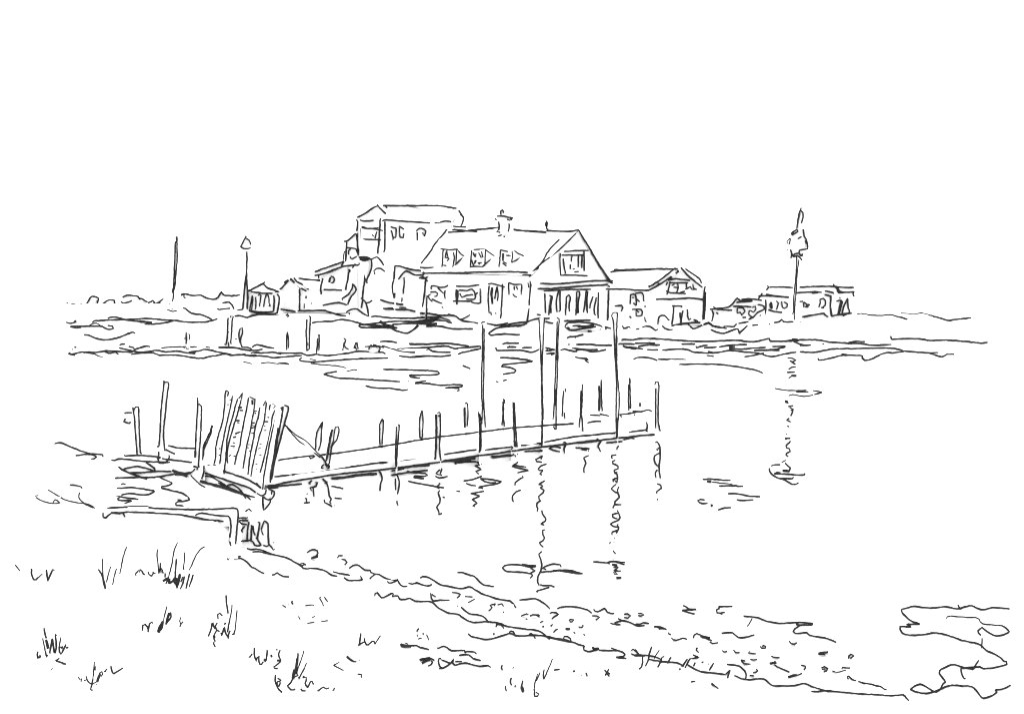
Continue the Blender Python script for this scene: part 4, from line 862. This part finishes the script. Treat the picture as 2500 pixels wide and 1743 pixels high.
# pen lines of the deck, with drawn ripple, reflection and shadow strokes, crossing the posts as the pen did
fb.ink('G', "880,1140 1000,1110 1250,1070 1500,1030 2000,980; !795,1148 930,1145; 795,1150 930,1145 1150,1125; !800,1165 920,1155; 225,940 380,1000 500,1040 610,1078 700,1130 765,1175; 195,1015 400,1085 600,1150 660,1180 695,1210; ~190,1045 260,1055 330,1090 420,1150 500,1185 560,1215; 190,945 190,1000 168,1075; 700,1115 740,1165; !1435,1070 1550,1065 1700,1040 1885,1028; !150,1095 250,1125 400,1165 560,1220; 560,1220 690,1255", extra=[water_bvh] + SKIRT + POSTB)  # thick strokes along the lower edge draw the dock's shadow in ink
fb.ink('H', "0,1200 265,1170 600,1125 740,1107; 740,1107 1000,1060 1200,1035 1500,990 1690,965 2000,930; 225,1200 350,1175; !350,1165 470,1148 600,1142; !730,1105 850,1088 960,1078 1045,1078; !760,1100 870,1098 1000,1088; !860,1090 970,1082; 1195,1060 1290,1055 1390,1050 1420,1035; !1200,1066 1300,1055 1390,1045; 1525,1008 1700,1003 1680,990", extra=[water_bvh] + SKIRT + POSTB)  # heavy strokes here are the dark shadow beneath the dock, inked on
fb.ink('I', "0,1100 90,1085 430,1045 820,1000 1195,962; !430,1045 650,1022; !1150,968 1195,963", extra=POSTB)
fb.build(dock)
dk.ink('G', "835,910 1000,880 1200,855 1400,835 1700,795 2000,748; !835,910 870,908; 1225,860 1230,875 1280,855; 1310,882 1330,885; 870,1055 1010,1040 1250,1018 1450,990 1650,955 1920,915 2000,920", extra=POSTB)
dk.ink('H', "0,978 250,940 600,880 1000,830 1400,780 1690,758 2000,735; 100,1120 200,1123; 310,1105 430,1090 520,1098 625,1082; 735,1037 880,1015 1055,990; 1135,995 1250,980 1400,962; 1485,948 1600,947 1690,930; !1640,935 1685,932", extra=POSTB)  # closing thick stroke is dock shadow drawn in ink
dk.ink('I', "0,885 100,877 405,855; 115,1037 400,985 560,970 820,945; 560,770 655,778; 660,765 750,782; 535,850 620,832 670,835; 850,770 950,758 1030,745; 860,770 865,795; 975,735 1060,740 1130,722 1168,740; 1110,840 1122,870 1115,920 1130,960; 945,940 1110,918; !1050,655 1048,690; 1100,640 1105,640; 1070,715 1075,718; 990,770 1005,772", extra=POSTB)
dk.build(dock)
rip = Part("ripples_and_reflections"); rip.world = True
for r, s in RIPPLE_REFLECTION.items():
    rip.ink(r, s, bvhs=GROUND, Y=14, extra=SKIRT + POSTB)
tag(rip.build(), "thin dark ripple lines, drawn pole reflections, shadow strokes and wavering marks lying on the still water", "ripples_and_reflections", None, "stuff")


# ------------------------------------------------------------------ bulkhead on the left bank
ZB = .45
t = thing("bulkhead", at_z(560, 1300, 0), "timber bulkhead turning a square corner on the left bank", "bulkhead")
cp = Part("cap")
o0, o1, o2 = at_z(258, 1237, ZB), at_z(585, 1236, ZB), at_z(581, 1333, ZB)
i0, i1, i2 = at_z(268, 1252, ZB), at_z(560, 1259, ZB), at_z(561, 1333, ZB)
cp.prism([o0, o1, i1, i0], (0, 0, -.12)); cp.prism([o1, o2, i2, i1], (0, 0, -.121))
cp.ink('K', "1045,80 1200,70 1390,62 1500,80 1800,92 2000,90; 1080,125 1180,125 1260,118 1500,128 1750,145 1900,170 2000,190; !1085,127 1180,130; 1005,120 1008,165 1030,175 1085,130; 1180,128 1205,135 1220,165", extra=[near_bvh, water_bvh])
cp.ink('L', "0,92 240,92 480,80 515,90 525,150 515,250 500,430; 0,155 200,190 300,202 385,210; 105,150 150,130 200,132 300,150 430,158 445,180 455,280 440,380 455,450", extra=[near_bvh, water_bvh])
cp.build(t)
bd = Part("wall")
dz = Vector((0, 0, -.13)); lo = Vector((0, 0, -.95))
for q, r in ((o0, o1), (o1, o2)):
    e = (i1 - o1).normalized() * .04 if q is o0 else Vector((-.04, 0, 0))
    bd.prism([q + dz + e, r + dz + e, r + lo + e, q + lo + e], e * 1.5)
bd.build(t)
p = Part("plank_row")
YB = 12.3
p.slab([(590, 1332), (668, 1338), (655, 1272), (630, 1270), (590, 1262)], YB, .12)
p.ink('L', "530,178 625,173; 540,200 620,205; !590,196 620,206; 545,190 535,210 560,235 610,240; 590,255 555,295 570,320; 630,215 615,300 612,400; 655,245 650,395; 670,250 675,310 690,345; 715,215 735,225 720,320 710,380; !700,365 718,385; 750,290 780,205 815,235 818,350 825,430 840,455; ~750,290 760,325 772,345; 550,405 615,400 640,395 670,410 685,440 710,450 750,440 715,390; 770,442 800,455 835,440; 840,445 870,490 885,480; 870,415 880,415; 595,115 630,90 660,112")
tag(p.build(), "ragged row of upright planks beside the bulkhead's corner", "planks")

# ------------------------------------------------------------------ stones on the near shore
STONES = dict(
L=("1195,518 1230,492 1270,485 1300,495 1305,520 1290,545 1240,575; !1240,570 1310,550 1260,560", "1495,570 1508,545 1548,545", "1535,580 1570,585 1588,610 1565,635"),
M=("812,905 870,908 895,920 885,940 860,958", "1240,1010 1185,1025 1205,1050 1170,1085; 1240,1010 1225,1035", "1258,1025 1300,1012 1318,1040", "1315,1090 1320,1102"),
N=("485,1215 540,1192 565,1198", "575,1212 600,1200 675,1205 650,1215 670,1225", "530,1235 550,1248", "765,1190 790,1175 830,1180 852,1198 810,1220 785,1245", "675,1280 690,1268 710,1265", "!695,1315 715,1316", "800,1292 778,1305 785,1320", "805,1375 825,1348 850,1342", "955,1260 970,1245 1008,1250 985,1270 960,1268", "!920,1335 970,1340",
   "1048,1320 1085,1325 1100,1305 1080,1305", "1003,1365 1008,1380 1022,1375", "!1100,1400 1112,1393", "1180,1212 1230,1210 1255,1225 1215,1252", "1490,1195 1530,1192 1558,1210 1530,1230 1490,1225", "1630,1185 1660,1185 1690,1200 1660,1212 1630,1208", "!218,1378 222,1395", "1925,1372 1935,1392 1955,1392", "1958,1425 1975,1445 2000,1448"),
O=("600,950 598,975 625,1000; 600,953 618,953", "850,975 870,992 900,988 895,975", "960,970 985,1000 1020,1003 1022,992", "1120,982 1108,1000 1140,1005 1182,1010", "1222,935 1240,955 1275,955 1280,935 1250,925 1245,940", "1505,885 1525,910 1555,918 1580,905 1570,895", "1035,1070 1080,1078; 1035,1070 1065,1105 1130,1110", "1125,1063 1160,1068 1195,1065", "1330,1030 1350,1042 1410,1048 1412,1040", "!1315,1105 1350,1098 1385,1098; 1360,1080 1375,1090", "1620,1120 1665,1130 1668,1145 1650,1168", "1820,1150 1850,1135 1885,1150 1870,1175 1845,1182; 1825,1160 1860,1158", "!1790,1008 1840,998 1890,995; 1790,1015 1860,1020; 1880,1015 1885,1018", "1180,1155 1200,1175 1180,1190 1152,1193", "1120,1220 1168,1223", "430,1150 435,1162 450,1155", "650,1088 655,1092 672,1085", "715,1105 725,1115"),
P=("288,1060 288,1030 310,1012 343,1028 310,1045 308,1062", "130,1180 160,1185"))
for r, L in STONES.items():
    for s in L:
        ps = allpts(r, s)
        x0, x1 = min(p[0] for p in ps) - 2, max(p[0] for p in ps) + 2
        y0, y1 = min(p[1] for p in ps) - 2, max(p[1] for p in ps) + 2
        g = ground_at((x0 + x1) / 2, y1)
        Y = g.y
        p = Part("stone")
        cx, cy = (x0 + x1) / 2, (y0 + y1) / 2
        rx, ry = (x1 - x0) / 2, (y1 - y0) / 2
        p.lump([(cx + rx * math.cos(k * math.pi / 6) * random.uniform(.9, 1.05), cy + ry * math.sin(k * math.pi / 6) * random.uniform(.9, 1.05)) for k in range(12)], Y, 1.3 * rx * Y / F)
        p.ink(r, s, 4.9)
        tag(p.build(), "small stone lying on the muddy strip along the near shore", "stone", "stones on the near shore")

# ------------------------------------------------------------------ grass tufts on the near bank
TUFTS = [
('K', "~148,630 195,693; 305,668 310,730 325,775 345,782 375,755; ~375,755 415,720; 452,678 458,740 465,790; 465,790 490,740 515,680 532,688", "sparse blades at the left edge, two small v shapes"),
('K', "~998,575 1000,650 1005,740; 1000,720 1010,800 1025,868; 958,675 990,725 1012,790 1032,868; ~1080,648 1060,720 1038,805; ~1140,668 1125,710 1098,825; ~1240,455 1210,530 1190,620 1168,720", "open tuft of slanting blades left of the densest tuft"),
('K', "1330,738 1322,725 1360,680 1360,710 1375,680 1400,725 1418,728; 1445,700 1455,728 1478,745 1500,712 1495,700; 1490,715 1520,718; ~1540,478 1533,540 1545,650 1548,718; 1565,615 1562,710; 1560,690 1580,670 1585,710 1600,712; 1610,715 1610,758; ~1733,412 1705,480 1690,540 1680,620 1650,730 1645,755; 1723,575 1715,660 1710,770; ~1803,510 1800,590 1790,670 1798,682; 1833,655 1836,658; ~2000,455 1960,475 1910,550 1870,640 1848,685; !1590,795 1640,760 1655,815; !1650,815 1690,790 1710,760; 1640,760 1620,815; 1650,815 1660,770; !1700,760 1735,820 1760,720; 1720,760 1740,800 1700,800; 1762,720 1745,800 1725,860; 1782,745 1765,800; 1800,742 1785,810 1760,868; 1852,718 1830,800 1815,865; 1888,725 1870,780 1848,848; 1690,790 1720,830 1730,860", "largest and densest tuft of tall grass, under the bulkhead"),
('K', "1392,1278 1395,1225 1415,1212 1440,1240 1447,1288; 1447,1288 1460,1210 1480,1193 1497,1205; ~1630,1035 1610,1110 1595,1180; 1595,1180 1575,1260 1545,1290; !1545,1288 1565,1230 1590,1180; 1540,1290 1562,1292; 1665,1095 1640,1150 1618,1215; 1650,1100 1625,1170 1618,1215; 1665,1095 1668,1140 1640,1185 1618,1215; ~1765,1143 1755,1180 1765,1215; 1765,1215 1790,1185; 1762,1215 1756,1237; 1267,1310 1270,1312", "tuft with an m-shaped curl and a thick slanting blade"),
('L', "408,928 408,970 425,1105; 330,1160 328,1120 345,1105 370,1133; ~465,1020 455,1110 430,1240; 440,1180 420,1290; ~515,1075 505,1170 495,1270; 495,1270 485,1305 465,1312; 235,1330 255,1280 275,1195 285,1230 300,1260; 320,1195 303,1230 310,1265 345,1285; 385,1215 410,1200; 355,1295 365,1328 390,1240 400,1290 430,1350; 445,1275 432,1310 430,1350; 315,1270 290,1320 300,1340; !285,1320 290,1350; 285,1350 300,1380; 290,1380 285,1400 300,1432", "bristling tuft with a tall middle blade, right of the m-shaped curl"),
('Q', "495,780 485,820 492,868; !490,850 500,868; 500,862 538,848; 520,820 525,850; ~553,605 570,680 590,790; 590,790 605,855 625,825; 572,475 582,540 600,610; !598,625 625,742; 645,805 660,740 680,612 690,680 705,790 720,798 735,730 728,620 715,560 740,575; 650,802 658,805; ~792,592 780,660 768,730; 768,720 775,790 795,815 815,790 860,688; 762,722 800,728 815,712 805,745; !870,720 875,740; 775,870 725,903 860,948; 650,1025 652,1027; 668,1012 674,1018; 686,996 690,999", "tuft of zigzag blades low at the left edge"),
('Q', "~1230,915 1222,1000 1210,1140; 1210,1140 1198,1200 1180,1275 1210,1288; 1240,1025 1242,985 1255,975; ~1118,1100 1130,1140 1160,1190 1200,1205 1240,1190 1265,1170; !1270,1175 1290,1110 1305,1070; 1290,1070 1330,1045 1335,1075 1315,1105; 1350,1040 1370,1045 1395,1005; 1443,970 1460,1050 1480,1073; 1480,1073 1545,1035 1605,995; ~1015,1112 1045,1150; ~1062,1130 1055,1175; ~1090,1165 1130,1148; 1255,1205 1258,1213", "anchor-shaped tuft with a long right-hand tick, bottom left"),
('R', "330,700 345,708 380,655; 405,575 405,660 420,730 438,765 452,700; 470,685 468,770 485,808 505,812 535,770; 588,605 580,680 575,750; !540,735 570,768; !635,705 660,680; 723,590 718,618; 768,605 748,660 750,700 780,760; !720,755 775,760; 780,765 740,800 680,845 690,862 738,870", "row of short w-shaped blades beside the big leaning clump"),
('R', "1018,650 1015,720 1000,800; !1010,720 990,850 960,960; !965,880 940,1010; !985,850 1000,940; 1000,940 1020,965 970,985 950,1015; 945,1000 920,1060 875,1105 880,1130 920,1165 955,1168 985,1150; ~1100,620 1080,690 1050,780 1020,850; 1020,850 1000,920; ~1138,785 1115,850; 1115,850 1070,930 1045,980; !1030,980 1040,1010; 1085,998 1110,965; 1090,1000 1135,990 1130,1040 1118,1070 1130,1105 1160,1130 1195,1050 1215,1045 1230,1090 1250,1080; 1052,1148 1080,1180 1128,1182; !1300,1160 1305,1180; 1305,1180 1370,1130 1420,1155 1458,1140; !1510,1165 1520,1175; 1520,1165 1533,1135; 702,955 698,1040 715,1100 750,1165 798,1203; 730,1000 785,1035; 725,1045 765,1050 768,1080 745,1115 725,1110 730,1050", "big dark leaning clump at bottom centre left"),
('R', "1900,370 1890,440 1882,510 1865,550; 1865,540 1960,490; 1948,440 1955,490 1975,530 2000,540 2060,485 2085,490 2100,525; ~2100,525 2140,460 2178,405", "single wavy written-looking tuft right of the big clump"),
('R', "~1600,778 1515,820 1600,865 1660,892; !1700,695 1750,745 1790,768; 1790,768 1832,775 1835,760; 1883,740 1886,750; 1850,948 1912,955 1900,970 1912,997", "few loose marks of grass shaped like an arrowhead"),
('T', "~1832,490 1800,570 1735,720; 1735,720 1730,670 1740,610; ~1690,645 1650,745; ~1668,655 1640,740 1625,830; 1625,830 1632,915 1660,912 1682,890 1645,865", "curling blades with a tall tick at bottom centre"),
('O', "165,935 140,1010 125,1080 100,1130; 75,1035 72,1110 65,1135 40,1160; ~240,970 200,1030 185,1060; 290,1035 265,1040 250,1090 220,1140; 355,1040 330,1075 315,1100", "row of blades growing through the bank's edge"),
('O', "515,1055 490,1090 455,1135; 545,1050 515,1090 490,1145; 470,1130 490,1100; 530,1060 625,1045 565,1018; 590,1090 570,1130; 770,1095 725,1170", "hatched blades on the bank's edge near the stones"),
]
for r, s, lb in TUFTS:
    ps = allpts(r, s)
    lo = max(p[1] for p in ps)
    cx = sum(p[0] for p in ps) / len(ps)
    Y = ground_at(cx, lo).y
    t = thing("grass_tuft", ground_at(cx, lo), lb, "grass")
    for one in s.split(';'):
        one = one.strip()
        q = parse(r, one)[0][1]
        m = max(q, key=lambda z: z[1])
        p = Part("blade")
        p.ink(r, one, 5.2, flat=True, bvhs=[], Y=ground_at(m[0], m[1]).y)
        p.build(t)
